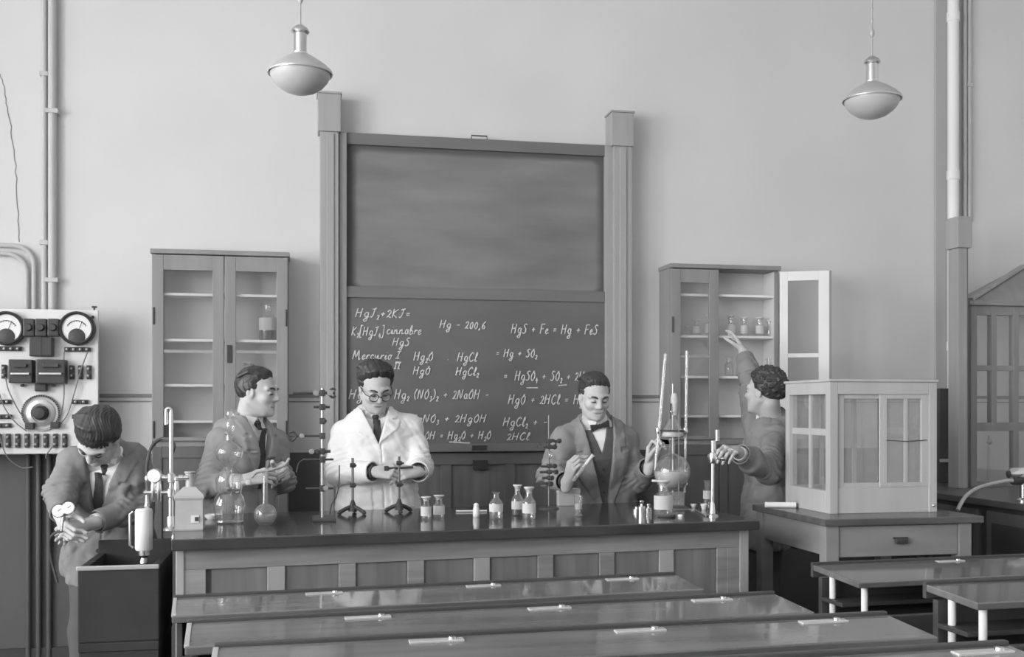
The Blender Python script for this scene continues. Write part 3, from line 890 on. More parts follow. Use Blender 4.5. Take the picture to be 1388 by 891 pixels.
# candle filter over the sink
fy = 4.36
fc = W(195, 748, fy)
ft = thing('water_filter', 'white cylindrical candle filter standing over the sink', 'filter', (fc.x, fy, .56))
zt, zb = ZA(195, 690, fy), ZA(195, 746, fy)
M().lathe([(0, zb - .002), (.029, zb), (.033, zb + .006), (.033, zt - .008), (.029, zt), (.0, zt + .002)], (fc.x, fy, 0), 32).out('candle', CERAM, ft, True)
M().lathe([(0, .56), (.022, .56), (.022, .57), (.007, .58), (.007, zb - .06), (.016, zb - .05), (.012, zb - .03), (.022, zb - .02), (.022, zb), (0, zb)], (fc.x, fy, 0), 16).out('outlet', NICKEL, ft, True)
M().lathe([(.008, zt), (.012, zt + .01), (.008, zt + .02), (.006, zt + .10), (.009, zt + .105), (.009, zt + .125), (.005, zt + .13)], (fc.x + .012, fy, 0), 14).out('inlet_tube', NICKEL, ft, True)
M().tube([(fc.x - .04, fy, zb + .01), (fc.x - .052, fy, zb + .02), (fc.x - .052, fy, zt - .02), (fc.x - .04, fy, zt - .01)], .0045, 8).out('clamp_rod', STEELR, ft, True)
hp = smooth_path([(fc.x + .012, fy, zt + .12), (fc.x + .013, fy, zt + .18), (fc.x + .03, fy + .01, zt + .245), (fc.x + .07, fy + .02, zt + .272), (fc.x + .115, tp0.y + .05, zt + .25), (tp0.x - .004, tp0.y + .012, zt + .2)], 6)
tag(M().tube(hp, .0065, 10).out('rubber_hose', RUBBER, None, True, loc=hp[0]), 'black rubber hose arching from the white filter to the standpipe', 'hose')

# grey tin can beside the tap
cb = G(257.5, 718, BZ)
ct = thing('tin_can', 'grey house shaped tin with a necked spout beside the nickel standpipe', 'can', cb)
m = M()
s0 = .052
def ring_box(z, a, b): return [(cb.x - a, cb.y - b, z), (cb.x + a, cb.y - b, z), (cb.x + a, cb.y + b, z), (cb.x - a, cb.y + b, z)]
levels = [(BZ, .050, .04), (BZ + .005, .052, .042), (BZ + .115, .050, .040), (BZ + .125, .056, .044), (BZ + .135, .054, .042), (BZ + .165, .024, .022)]
prev = None
for z, a, b in levels:
    v = [m.bm.verts.new(p) for p in ring_box(z, a, b)]
    if prev:
        for k in range(4): m.bm.faces.new((prev[k], prev[(k + 1) % 4], v[(k + 1) % 4], v[k]))
    else: m.bm.faces.new(v[::-1])
    prev = v
m.bm.faces.new(prev)
m.out('body', CANM, ct)
M().lathe([(.021, BZ + .162), (.017, BZ + .17), (.017, BZ + .215), (.021, BZ + .218), (.021, BZ + .224), (0, BZ + .224)], cb, 18).out('neck', CANM, ct, True) if False else M().lathe([(.021, .160), (.017, .17), (.017, .215), (.021, .218), (.021, .224), (0, .224)], cb, 18).out('neck', CANM, ct, True)
M().box((cb.x + .008, cb.y - .045, BZ + .03), (cb.x + .038, cb.y - .041, BZ + .058), .001).out('label_plate', mat('label_grey', .62, .6), ct)
M().box((cb.x + .022, cb.y - .047, BZ + .036), (cb.x + .036, cb.y - .044, BZ + .052), .001).out('label_mark', BLACKP, ct)

# ================================================================== side table with the glass case
tx0, tx1, ty0, ty1, tz = 2.165, 2.915, 4.15, 4.88, .95
tb = thing('side_table', 'wooden table with one drawer carrying the glass case', 'table', ((tx0 + tx1) / 2, (ty0 + ty1) / 2, 0))
M().box((tx0, ty0, tz - .03), (tx1, ty1, tz), .004).out('table_top', mat('table_top_dark', .10, .25, var=.3, scale=(3, 14, 3), spec=.5), tb)
for x in (tx0 + .045, tx1 - .08):
    for y in (ty0 + .045, ty1 - .045):
        M().box((x - .03, y - .03, 0), (x + .03, y + .03, tz - .03), .003).out('leg', TABLEW, tb)
M().box((tx0 + .03, ty0 + .075, tz - .16), (tx0 + .05, ty1 - .075, tz - .03), .002).out('side_apron', TABLEW, tb)
M().box((tx1 - .085, ty0 + .075, tz - .16), (tx1 - .065, ty1 - .075, tz - .03), .002).out('side_apron', TABLEW, tb)
M().box((tx0 + .075, ty1 - .05, tz - .16), (tx1 - .11, ty1 - .03, tz - .03), .002).out('back_apron', TABLEW, tb)
dr = M().box((tx0 + .077, ty0 + .022, tz - .165), (tx1 - .112, ty0 + .045, tz - .034), .003).out('drawer', TABLEW, tb)
hp_ = ((tx0 + tx1) / 2 - .012)
M().box((hp_ - .028, ty0 + .002, tz - .112), (hp_ + .028, ty0 + .023, tz - .088), .006).box((hp_ - .034, ty0 + .016, tz - .092), (hp_ + .034, ty0 + .023, tz - .084), .002).out('cup_handle', IRON, dr)

cx0, cx1, cy0, cy1, cz0, cz1 = 2.30, 2.825, 4.36, 4.80, tz, 1.535
gc = thing('glass_case', 'pale wooden balance case with glass sides on the side table', 'case', ((cx0 + cx1) / 2, (cy0 + cy1) / 2, tz))
m = M(); st = .04
for x in (cx0, cx1 - st):
    for y in (cy0, cy1 - st):
        m.box((x, y, cz0), (x + st, y + st, cz1), .003)
for y in (cy0, cy1 - st):
    m.box((cx0 + st, y, cz1 - .055), (cx1 - st, y + st, cz1), .003)
for x in (cx0, cx1 - st):
    m.box((x, cy0 + st, cz1 - .055), (x + st, cy1 - st, cz1), .003)
    m.box((x, cy0 + st, cz0), (x + st, cy1 - st, cz0 + .10), .003)
m.box((cx0 + st, cy1 - st, cz0), (cx1 - st, cy1, cz0 + .10), .003)
m.out('frame', CASEW, gc)
M().box((cx0 + st, cy0 + .006, cz0), (cx1 - st, cy0 + .03, cz0 + .115), .003).out('bottom_board', CASEW, gc)
M().box((cx0 - .006, cy0 - .006, cz1), (cx1 + .006, cy1 + .006, cz1 + .012), .004).out('roof', CASEW, gc)
M().box((cx0 + .01, cy0 + .01, cz0), (cx1 - .01, cy1 - .01, cz0 + .012)).out('floor_board', CASEW, gc)
# sliding front sashes
xm = cx0 + .245
for a, b, y in ((cx0 + st, xm + .035, cy0 + .012), (xm, cx1 - st, cy0 + .004)):
    s = M()
    s.box((a, y, cz0 + .115), (a + .035, y + .018, cz1 - .055), .002).box((b - .035, y, cz0 + .115), (b, y + .018, cz1 - .055), .002)
    s.box((a + .035, y, cz1 - .075), (b - .035, y + .018, cz1 - .055), .002).box((a + .035, y, cz0 + .115), (b - .035, y + .018, cz0 + .135), .002)
    if a > cx0 + .1:
        mid = (a + b) / 2 + .01
        s.box((mid - .008, y + .002, cz0 + .135), (mid + .008, y + .016, cz1 - .075), .001)
    s_ = s.out('sash', CASEW, gc)
    M().box((a + .03, y + .008, cz0 + .13), (b - .03, y + .011, cz1 - .07)).out('pane', CASEPANE, s_)
# side and back panes with bars
for x in (cx0 + .015, cx1 - .025):
    s = M(); ym = (cy0 + cy1) / 2
    s.box((x, ym - .01, cz0 + .10), (x + .014, ym + .01, cz1 - .055), .001)
    s.box((x + .001, cy0 + st, cz0 + .345), (x + .013, ym - .0102, cz0 + .375), .001).box((x + .001, ym + .0102, cz0 + .345), (x + .013, cy1 - st, cz0 + .375), .001)
    s_ = s.out('glazing_bars', CASEW, gc)
    M().box((x + .005, cy0 + st, cz0 + .10), (x + .008, cy1 - st, cz1 - .055)).out('pane', CASEPANE, s_)
s = M(); y = cy1 - .025
for xx in (cx0 + .18, cx0 + .35):
    s.box((xx - .01, y, cz0 + .10), (xx + .01, y + .014, cz1 - .055), .001)
s_ = s.out('glazing_bars', CASEW, gc)
M().box((cx0 + st, y + .005, cz0 + .10), (cx1 - st, y + .008, cz1 - .055)).out('pane', CASEPANE, s_)
zc = ZA(1210, 597, cy0)
M().tube([(xm + .03, cy0 + .002, zc), ((xm + cx1) / 2, cy0 + .0, zc - .006), (cx1 - .05, cy0 + .002, zc)], .002, 6).out('pull_cord', IRON, gc)
zk = ZA(1262, 689, cy0)
M().ell((cx1 - .02, cy0 - .004, cz0 + .03), (.007, .006, .007), 10, 6).out('knob', NICKEL, gc, True)
# white paper roll on table
a, b = G(1030, 684, tz) , G(1073, 682, tz)
ra, rb = Vector((tx0 + .01, a.y - .03, tz + .0135)), Vector((2.29, 4.74, tz + .0135))
rl = thing('paper_roll', 'white rolled tube of paper lying on table corner in front of the case', 'roll', (ra + rb) / 2)
ra = Vector((2.15, 4.70, tz + .0135)); rb = Vector((2.285, 4.66, tz + .0135))
M().lathe([(.010, 0), (.0135, 0), (.0135, (rb - ra).length), (.010, (rb - ra).length), (.010, 0)], ra, 18, rb - ra).out('sheet', PAPER, rl, True)
M().lathe([(.0142, .01), (.0142, .02), (.0132, .02)], rb - (rb - ra).normalized() * .03, 18, rb - ra).out('band', PAPER, rl, True)

# ================================================================== counter, hood, post at the right
ox0, ox1, oy0, oy1, oz = 3.46, RX - .03, 3.9, YB - .03, .95
ctr = thing('side_counter', 'dark topped counter along the wall carrying the glazed fume hood', 'counter', ((ox0 + ox1) / 2, (oy0 + oy1) / 2, 0))
M().box((ox0, oy0, oz - .035), (ox1, oy1, oz), .005).out('counter_top', mat('counter_top_dark', .11, .3, var=.3, scale=(8, 3, 3), spec=.5), ctr)
M().box((ox0 + .04, oy0 + .03, .08), (ox1, oy1, oz - .035), .003).out('carcass', DARKW, ctr)
for k in range(4):
    y = oy0 + .06 + k * .52
    d = M().box((ox0 + .022, y, .12), (ox0 + .042, y + .46, oz - .06), .004).out('door', mat('counter_door', .13, .5, var=.2, scale=(14, 14, 1.2)), ctr)
    M().box((ox0 + .016, y + .05, .18), (ox0 + .024, y + .41, oz - .12), .003).out('door_panel', DARKW, d)
# square post with cap
YP = 5.60
p0, p1 = XA(1301, YP), XA(1312, YP)
sp = thing('square_post', 'square wooden post with block cap beside the fume hood', 'post', ((p0 + p1) / 2, YP + .06, oz))
p0 = XA(1299, YP); p1 = p0 + .058
M().box((p0, YP, oz), (p1, YP + .10, ZA(1302, 336, YP)), .004).out('shaft', mat('post_shaft_wood', .33, .55, var=.1, scale=(16, 16, 1)), sp)
M().box((p1, YP + .02, oz), (p1 + .02, YP + .09, ZA(1302, 336, YP)), .004).out('side_batten', HOODW, sp)
zc0, zc1 = ZA(1302, 336, YP), ZA(1302, 293, YP)
M().box((p0 - .012, YP - .012, zc0), (p1 + .025, YP + .11, zc1 - .012), .006).box((p0 - .006, YP - .006, zc1 - .014), (p1 + .018, YP + .1, zc1), .006).out('post_cap', POSTW, sp)
# hood
YH = 5.70
h0, h1 = XA(1316, YH), 5.05
fh = thing('fume_hood', 'glazed wooden fume hood with sloping roof standing on the side counter', 'fume hood', ((h0 + h1) / 2, YH + .18, oz))
zr = ZA(1314, 414, YH); yk = YH + .19
m = M(); st = .042
cols = [h0, XA(1344, YH), XA(1374, YH), XA(1374, YH) + .27, h1 - st]
zs = [oz, ZA(1340, 580, YH), ZA(1340, 500, YH), zr]
for i, x in enumerate(cols):
    wdt = st if i in (0, len(cols) - 1) else .036
    m.box((x, YH, (oz if i != 1 else zs[1])), (x + wdt, YH + .045, zr), .003)
for z, hgt in ((zs[0], .03), (zs[1] - .02, .05), (zs[2] - .012, .032), (zs[3] - .055, .055)):
    m.box((h0 + .01, YH + .003, z), (h1 - .01, YH + .04, z + hgt), .002)
for x in (h0, h1 - st):
    m.box((x, yk - .05, oz), (x + st, yk, zr), .003)
    for z, hgt in ((zs[1] - .02, .05), (zs[3] - .055, .055)):
        m.box((x + .002, YH + .04, z), (x + st - .002, yk - .04, z + hgt), .002)
m.out('frame', HOODW, fh)
M().box((h0 - .02, YH - .02, zr), (h1 + .02, yk, zr + .03), .004).out('cornice', HOODW, fh)
rz = zr + .26
A = [(h0 - .01, YH - .01, zr + .03), (h1 + .01, YH - .01, zr + .03), (h1 + .01, yk, zr + .03), (h0 - .01, yk, zr + .03)]
Bv = [(h0 + .46, yk - .04, rz), (h1 - .46, yk - .04, rz), (h1 - .46, yk, rz), (h0 + .46, yk, rz)]
rf = M()._hexa(A + Bv).out('roof', HOODW, fh)
for t in (.0, .33, .66, 1.0):
    a = Vector(A[0]).lerp(Vector(A[1]), t); b = Vector(Bv[0]).lerp(Vector(Bv[1]), t)
    M().bar(a + Vector((0, -.004, .004)), b + Vector((0, -.004, .004)), .035, .02, .003).out('roof_batten', POSTW, fh)
M().box((h0 + .03, YH + .018, oz + .03), (h1 - .03, YH + .022, zr - .05)).out('pane', PANE, fh)
M().box((h0 + .018, YH + .045, oz), (h0 + .022, yk - .05, zr - .05)).out('pane', PANE, fh)
hx_ = XA(1340, YH + .2)
M().tube([(hx_, YH + .2, oz), (hx_, YH + .2, oz + .30)], .006, 8).lathe([(0, -.02), (.012, -.015), (.018, 0), (.012, .015), (0, .02)], (hx_ + .005, YH + .2, oz + .26), 10).out('inner_tap', STEELR, fh, True)
# water tap and hose
ty = 4.75
tpz = W(1372, 642, ty); tcx = tpz.x
tt = thing('bench_tap', 'shiny tap with dark nozzle on counter by the fume hood', 'tap', (tcx + .06, ty, oz))
m = M().lathe([(.03, 0), (.03, .01), (.016, .02), (.014, .10)], (tcx + .06, ty, oz), 16)
m.lathe([(0, -.055), (.022, -.05), (.03, -.03), (.03, .03), (.022, .05), (.018, .10), (0, .10)], (tcx + .03, ty, tpz.z), 20, (1, 0, .05))
m.out('body', NICKEL, tt, True)
M().lathe([(0, 0), (.020, 0), (.022, .01), (.022, .05), (0, .05)], (tcx - .005, ty - .01, tpz.z - .036), 16, (1, .1, -.02)).out('nozzle', BLACKP, tt, True)
M().ell((tcx + .10, ty - .03, tpz.z - .03), (.05, .03, .05), 18, 10).out('globe_handle', mat('pale_handle', .62, .35), tt, True)
hs = smooth_path([(tcx - .0, ty - .01, tpz.z - .036), (tcx - .05, ty - .015, tpz.z - .036), W(1330, 660, 4.72), W(1312, 670, 4.66), W(1303, 682, 4.62), W(1298, 692, 4.60)], 8)
tag(M().tube(hs, .0095, 12).out('tap_hose', RUBBERL, None, True, loc=hs[0]), 'pale rubber hose drooping from shiny tap past the counter edge', 'hose')

# ================================================================== pupils' desks
def desk(name, label, x0, x1, yn, D, z, zf, rz, plates, group='rows of pupils desks', ends=(1, 1)):
    """x0..x1 along, yn near edge, yf far edge, z top at near edge, zf the step it stands on"""
    o = Vector((x0, yn, zf))
    t = thing('pupils_desk', label, 'desk', o, group, rz)
    L, h = x1 - x0, z - zf
    sl = .06 * D
    P = [(0, 0, h - .022), (L, 0, h - .022), (L, D, h - .022 + sl), (0, D, h - .022 + sl), (0, 0, h), (L, 0, h), (L, D, h + sl), (0, D, h + sl)]
    M()._hexa(P, .004).out('desk_top', DESKTOP, t, local=True)
    M().box((0, D + .001, h - .03), (L, D + .018, h + sl + .008), .003).out('back_ledge', DARKW, t, local=True)
    M().box((.02, D - .03, .22), (L - .02, D - .005, h - .03), .003).out('front_panel', DARKW, t, local=True)
    M().box((.02, D - .17, h - .115), (L - .02, D - .03, h - .10), .002).out('book_shelf', DARKW, t, local=True)
    for side, on in zip((0, 1), ends):
        if not on:                                                             # dark board stands in for shade hiding the legs; pale metal edge
            M().box((.012, .03, 0), (.03, D - .03, h - .03), .003).out('end_shade_board', DARKW, t, local=True)
            M()._hexa([(-.002, .004, h - .004), (.010, .004, h - .004), (.010, D - .004, h - .004 + sl), (-.002, D - .004, h - .004 + sl), (-.002, .004, h + .002), (.010, .004, h + .002), (.010, D - .004, h + .002 + sl), (-.002, D - .004, h + .002 + sl)], .001).out('edge_strip', mat('edge_metal', .62, .3, metal=.6), t, local=True)
            continue
        x = .045 if side == 0 else L - .045
        for y in (.035, D - .065):
            M().lathe([(.022, 0), (.022, .012), (.012, .02), (.012, h - .024 + sl * y / D)], (x, y, 0), 16).out('leg', ENAMEL, t, True, local=True)
    for x in plates:
        p = M().box((x - x0 - .06, D - .048, h + sl * .82 - .002), (x - x0 + .06, D - .022, h + sl * .90 + .003), .0015).out('inkwell_plate', mat('plate_metal', .70, .3, metal=.5), t, local=True)
        M().lathe([(0, .007), (.009, .006), (.010, .0)], (x - x0 + .035, D - .035, h + sl * .88 + .002), 14).out('inkwell_lid', NICKEL, p, True, local=True)
    # seat behind it
    M().box((.03, -.115, h - .42), (L - .03, -.09, h - .1), .004).out('folding_seat', DARKW, t, local=True)
    for x in (.12, L - .12):
        M().box((x - .02, -.13, 0), (x + .02, -.08, h - .38), .003).box((x - .02, -.13, .0), (x + .02, .06, .02), .003).out('seat_support', IRON, t, local=True)
    return t
desk('pupils_desk', 'long glossy desk in the row nearest the demonstration bench', -.37, 1.368, 3.315, .234, .80, .0, .085, (.10, .638, 1.146), ends=(0, 1))
desk('pupils_desk', 'long glossy desk in second row from the demonstration bench', -.262, 1.39, 2.605, .217, .86, .06, .065, (.19, .686, 1.17), ends=(0, 1))
desk('pupils_desk', 'long glossy desk in third row from the demonstration bench', -.17, 1.424, 2.145, .20, .90, .11, .03, (.30, .77, 1.23), ends=(0, 1))
desk('pupils_desk', 'long desk in fourth row, mostly cut off below', -.15, 1.345, 1.53, .25, .95, .16, .03, (.3, .8, 1.26), ends=(0, 1))
desk('pupils_desk', 'glossy desk on white legs in front of the side table', 1.948, 3.30, 3.48, .31, .80, .0, .06, (2.53, 3.1))
desk('pupils_desk', 'glossy desk on white legs behind the one facing the side table', 1.908, 3.5, 2.747, .241, .86, .06, .042, (2.62, 3.15))
# ================================================================== glassware on the bench
def bottle(p, h, r, label, name='reagent_bottle', stopper=True, paper=(.3, .62), lift=1.0, liquid=None, glass=GLASS, neck=.36, group='labelled reagent bottles on the bench', flare=True):
    """p = base centre"""
    t = thing(name, label, 'bottle', p, group)
    rn = r * neck / .8
    hb = h * .60
    prof = [(0, .002), (r * .92, .0), (r, .006), (r, hb * .88), (r * .9, hb * .97), (r * .62, hb * 1.07), (rn, hb * 1.18), (rn, h * .86), (rn * 1.35, h * .87), (rn * 1.35, h * .895), (rn * .9, h * .9)]
    M().lathe(prof, p, 28).out('body', glass, t, True)
    if stopper:
        M().lathe([(0, h * .80), (rn * .75, h * .80), (rn * .85, h * .895), (rn * 1.0, h * .91), (rn * (1.55 if flare else 1.2), h * .965), (rn * (1.55 if flare else 1.2), h), (0, h)], p, 24).out('stopper', mat('frosted_stopper', .62, .3, spec=.5), t, True)
    if paper:
        z0, z1 = hb * paper[0], hb * paper[1]
        m = M(); n = 14
        to = math.atan2(-p[1], -p[0])
        a0, a1 = to - 1.35, to + 1.35
        A = [[m.bm.verts.new(Vector(p) + Vector(((r + .0012) * math.cos(a0 + (a1 - a0) * k / n), (r + .0012) * math.sin(a0 + (a1 - a0) * k / n), z))) for k in range(n + 1)] for z in (z0, z1)]
        for k in range(n):
            m.bm.faces.new((A[0][k], A[0][k + 1], A[1][k + 1], A[1][k]))
        bmesh.ops.solidify(m.bm, geom=m.bm.faces[:], thickness=.0006)
        lb = m.out('paper_label', PAPER, t, True)
    if liquid:
        M().lathe([(0, .004), (r * .93, .004), (r * .95, .01), (r * .95, hb * liquid), (0, hb * liquid)], p, 24).out('liquid', LIQD, t, True)
    return t
def bp(px, py):
    return G(px, py, BZ)
pm = lambda p: 1 / (F / (p.y / ray(0, 0)[1])) if False else (p.x * S_ + p.y * C_) / F      # metres per pixel there
def bot(px, py, ytop, wpx, label, **k):
    p = bp(px, py); s = pm(p)
    return bottle(p, (py - ytop) * s * 1.02, wpx * s / 2, label, **k)
bot(577.5, 704, 674, 14, 'small stoppered bottle with bright white label, nearer the white coat', paper=(.25, .95), neck=.5)
bot(595, 702, 672, 15, 'small stoppered bottle with greyish label, second from the white coat', paper=(.25, .9), neck=.5)
bot(672.5, 703.5, 664, 18.5, 'clear bottle with small label, no stopper, in middle of the bench', stopper=False, paper=(.42, .85), neck=.34)
bot(701.5, 699, 658, 16, 'dark bottle with white label standing behind the shouldered bottle', paper=(.35, .78), liquid=.35, neck=.4)
bot(717, 704, 661, 18, 'white labelled stoppered bottle in front of the dark bottle', paper=(.32, .82), neck=.4)
# loose stopper with glass rod
p = bp(645.5, 701); s = pm(p)
M().lathe([(0, 0), (.012, 0), (.015, .004), (.015, .030), (.011, .046), (.012, .052), (.006, .06), (0, .061)], p, 20).out('weighing_bottle', MILKG, None, True, loc=p)
tag(bpy.data.objects['weighing_bottle'], 'tiny milky weighing bottle beside the thin glass rod on bench', 'bottle')
a, b = bp(618, 694.5), bp(660, 694)
a.z = b.z = BZ + .0045
tag(M().cyl(a, b, .004, seg=10).out('glass_rod', MILKG, None, True, loc=a), 'thin pale glass rod lying behind the tiny milky bottle', 'rod')
# beaker with narrow shape
p = bp(784, 700)
t = thing('beaker', 'small clear measuring glass on bench below the test tube', 'glass', p)
M().lathe([(0, .002), (.018, 0), (.020, .004), (.013, .012), (.013, .02), (.017, .03), (.019, .085), (.021, .09), (.018, .088)], p, 24).out('body', GLASS, t, True)
M().lathe([(0, .03), (.0165, .03), (.0175, .055), (0, .055)], p, 20).out('content', mat('pale_content', .62, .3), t, True)
# pale box behind the burner stand
a = bp(770, 691); a = Vector((XA(772, 4.972), 4.972, BZ))
cbx = thing('pale_box', 'pale square cardboard box on bench behind the small measuring glass', 'box', a)
M().box((a.x - .052, a.y, BZ), (a.x + .052, a.y + .05, BZ + .075), .003).out('body', mat('pale_card', .42, .8, var=.04), cbx)
M().box((a.x - .054, a.y - .002, BZ + .06), (a.x + .054, a.y + .052, BZ + .082), .003).out('lid', mat('pale_card_lid', .46, .8, var=.04), cbx)

# tall retort stand full of clamps
p = bp(439, 706)
rs = thing('retort_stand', 'tall steel retort stand bristling with dark clamps between profile man and white coat', 'stand', p)
y = p.y; X = lambda px: XA(px, y); Z = lambda px, py: ZA(px, py, y)
M().box((X(423), y - .05, BZ), (X(455), y + .09, BZ + .014), .003).out('base_plate', IRON, rs)
x0 = X(437)
M().cyl((x0, y, BZ + .01), (x0, y, Z(437, 526)), .0062, seg=12).out('rod', STEELR, rs, True)
def clamp_bar(px0, px1, py, r=.005, knobs=(), jaw=None, dy=-.012):
    m = M()
    z = Z(437, py)
    m.cyl((X(px0), y + dy, z), (X(px1), y + dy, z), r, seg=8)
    m.box((x0 - .012, y - .02, z - .013), (x0 + .012, y + .01, z + .013), .003)
    c = m.out('clamp', IRON, rs, True)
    for kx, kr in knobs:
        M().lathe([(0, -.008), (kr, -.006), (kr * 1.1, 0), (kr, .006), (0, .008)], (X(kx), y + dy - .006, z), 12, (.2, -1, .1)).out('clamp_screw', STEELR if kr > .009 else IRON, c, True)
    if jaw:
        for s_ in (-1, 1):
            M().tube(smooth_path([(X(jaw[0]), y + dy, z), (X((jaw[0] + jaw[1]) / 2), y + dy, z + s_ * .018), (X(jaw[1]), y + dy, z + s_ * .012)], 4), .005, 8).out('jaw', IRON, c, True)
clamp_bar(397, 454, 533, .0055, ((428, .012), (447, .012)), (445, 455))
clamp_bar(425, 447, 552, .005, ((441, .007),))
clamp_bar(434, 442, 571, .004, ((440, .008),))
clamp_bar(392, 440, 591, .0045, ((409, .010),), (402, 392))
clamp_bar(420, 448, 612, .006, ((422, .011), (430, .009)))
clamp_bar(410, 452, 623, .0045)
clamp_bar(414, 452, 662, .0045, ((441, .011),))
M().tube(smooth_path([(X(412), y - .012, Z(412, 623)), (X(405), y - .02, Z(405, 628)), (X(402), y - .03, Z(402, 640))], 5), .0028, 6).out('bent_tube', IRON, rs, True)

# two low tripod stands before the white coat
def low_stand(px, pyb, ytop, label, arms, side):
    p = bp(px, pyb); y = p.y
    t = thing('tripod_stand', label, 'stand', p, 'small tripod stands')
    zt = ZA(px, ytop, y)
    M().cyl((p.x, y, BZ + .03), (p.x, y, zt), .0055, seg=10).out('rod', mat('dull_rod', .20, .4, metal=.5), t, True)
    M().lathe([(.020, .0), (.016, .02), (.010, .04), (.006, .05)], Vector(p) + Vector((0, 0, .012)), 14).out('hub', IRON, t, True)
    for k in range(3):
        a = math.radians(side + 120 * k)
        q = Vector((p.x + .062 * math.cos(a), y + .062 * math.sin(a), BZ + .007))
        M().tube([(p.x, y, BZ + .035), Vector((p.x, y, BZ + .035)).lerp(q, .55) + Vector((0, 0, .004)), q + Vector((0, 0, .003))], [.010, .009, .0095], 8).ell(q, (.011, .011, .007), 10, 6).out('foot', IRON, t, True)
    for py, w_ in arms:
        z = ZA(px, py, y)
        M().box((p.x - .012, y - .012, z - .010), (p.x + .012, y + .010, z + .010), .003).cyl((p.x - w_ * .6, y - .012, z), (p.x + w_, y - .012, z), .0045, seg=8).out('boss', IRON, t, True)
    return t
low_stand(478, 697, 621, 'low tripod stand in front of white coat, nearer the tall retort stand', ((631, .016), (658, .016)), 200)
low_stand(541, 695, 619, 'low tripod stand in front of white coat, nearer the stoppered bottles', ((628, .02), (657, .018)), 150)
# bent wire by the white coat
wy = bp(455, 700).y
wr = smooth_path([W(449.5, 684, wy), W(456, 673, wy), W(459.5, 655, wy), W(460, 631, wy)], 6)
wr = [Vector((wr[0].x - .01, wr[0].y, BZ + .003))] + wr
tag(M().tube(wr, .0028, 6).out('bent_wire', RUBBER, None, True, loc=wr[0]), 'thin dark bent tube rising in front of the white coat beside the tall stand', 'tube')

# burner stand in front of the bow tie man
p = bp(744, 690); y = p.y
bs = thing('burner_stand', 'thin rod stand with cluster of dark clamps before the man with bow tie', 'stand', p)
M().lathe([(0, .012), (.03, .012), (.045, .006), (.048, 0), (0, 0)], p, 24).out('base', IRON, bs, True)
x0 = p.x
M().cyl((x0, y, BZ + .01), (x0, y, ZA(743, 563, y)), .0042, seg=10).out('rod', mat('dull_rod', .2), bs, True)
X = lambda px: XA(px, y); Z = lambda px, py: ZA(px, py, y)
for py, a, b in ((598, 744, 758), (606, 736, 752), (632, 732, 752), (640, 731, 754), (648, 734, 748), (656, 731, 747)):
    m = M(); z = Z(743, py)
    m.cyl((X(a), y - .012, z), (X(b), y - .014, z + random.uniform(-.006, .006)), .0055, seg=8)
    m.box((x0 - .010, y - .02, z - .010), (x0 + .010, y + .008, z + .010), .003)
    c = m.out('clamp', IRON, bs, True)
    M().lathe([(0, -.008), (.011, -.006), (.012, 0), (.011, .006), (0, .008)], (X(b) - .004, y - .014, z), 10, (.5, -1, .2)).out('clamp_screw', IRON, c, True)
M().tube(arc((X(748), y - .012, Z(748, 601)), .016, 0, 2 * math.pi, 20)[:-1], .005, 8, True).out('ring_clamp', IRON, bs, True)
M().ell((X(744), y - .03, Z(744, 617)), (.014, .014, .018), 14, 8).out('bulb', GLASS, bs, True)
M().tube(smooth_path([(X(733), y - .012, Z(733, 604)), (X(729), y - .012, Z(729, 600)), (X(727), y - .012, Z(727, 606))], 4), .0028, 6).out('hook', IRON, bs, True)

# Kipp gas generator
p = bp(311, 709); s = pm(p); y = p.y
kp = thing('gas_generator', 'tall glass gas generator of stacked bulbs in front of the man in profile', 'generator', p)
def kz(py): return ZA(313, py, y) - BZ
pr = [(0, .003), (.052, 0), (.058, .006), (.055, .015), (.062, kz(692)), (.066, kz(684)), (.058, kz(674)), (.048, kz(669)), (.052, kz(661)), (.056, kz(652)), (.050, kz(643)), (.030, kz(637)), (.020, kz(633))]
M().lathe(pr, p, 36).out('lower_vessel', GLASS, kp, True)
pr = [(.012, kz(700)), (.012, kz(640)), (.016, kz(634)), (.020, kz(632)), (.030, kz(628)), (.050, kz(622)), (.056, kz(614)), (.050, kz(606)), (.030, kz(600)), (.016, kz(597)), (.015, kz(590)), (.021, kz(588)), (.018, kz(585))]
M().lathe(pr, p, 36).out('funnel_bulb', GLASS, kp, True)
pr = [(.012, kz(593)), (.014, kz(586)), (.018, kz(583)), (.019, kz(574)), (.014, kz(570)), (.010, kz(568)), (.016, kz(565)), (.018, kz(561)), (.012, kz(557)), (0, kz(556))]
M().lathe(pr, Vector(p) + Vector((.004, 0, 0)), 24).out('safety_funnel', GLASS, kp, True)
M().lathe([(0, .006), (.050, .006), (.060, kz(692)), (.062, kz(686)), (0, kz(686))], p, 28).out('acid', mat('pale_acid', .34, .15, spec=.5), kp, True) if False else None
M().cyl((p.x + .05, y, BZ + kz(655)), (p.x + .085, y - .01, BZ + kz(654)), .008, seg=10).lathe([(0, -.012), (.011, -.01), (.011, .01), (0, .012)], (p.x + .075, y - .008, BZ + kz(654)), 12).out('stopcock', MILKG, kp, True)
for k in range(6):
    M().ell((p.x + random.uniform(-.03, .03), y + random.uniform(-.03, .03), BZ + kz(664) + random.uniform(-.004, .006)), (.010, .009, .008), 8, 5).out('zinc_lump', STEELR, kp, True)
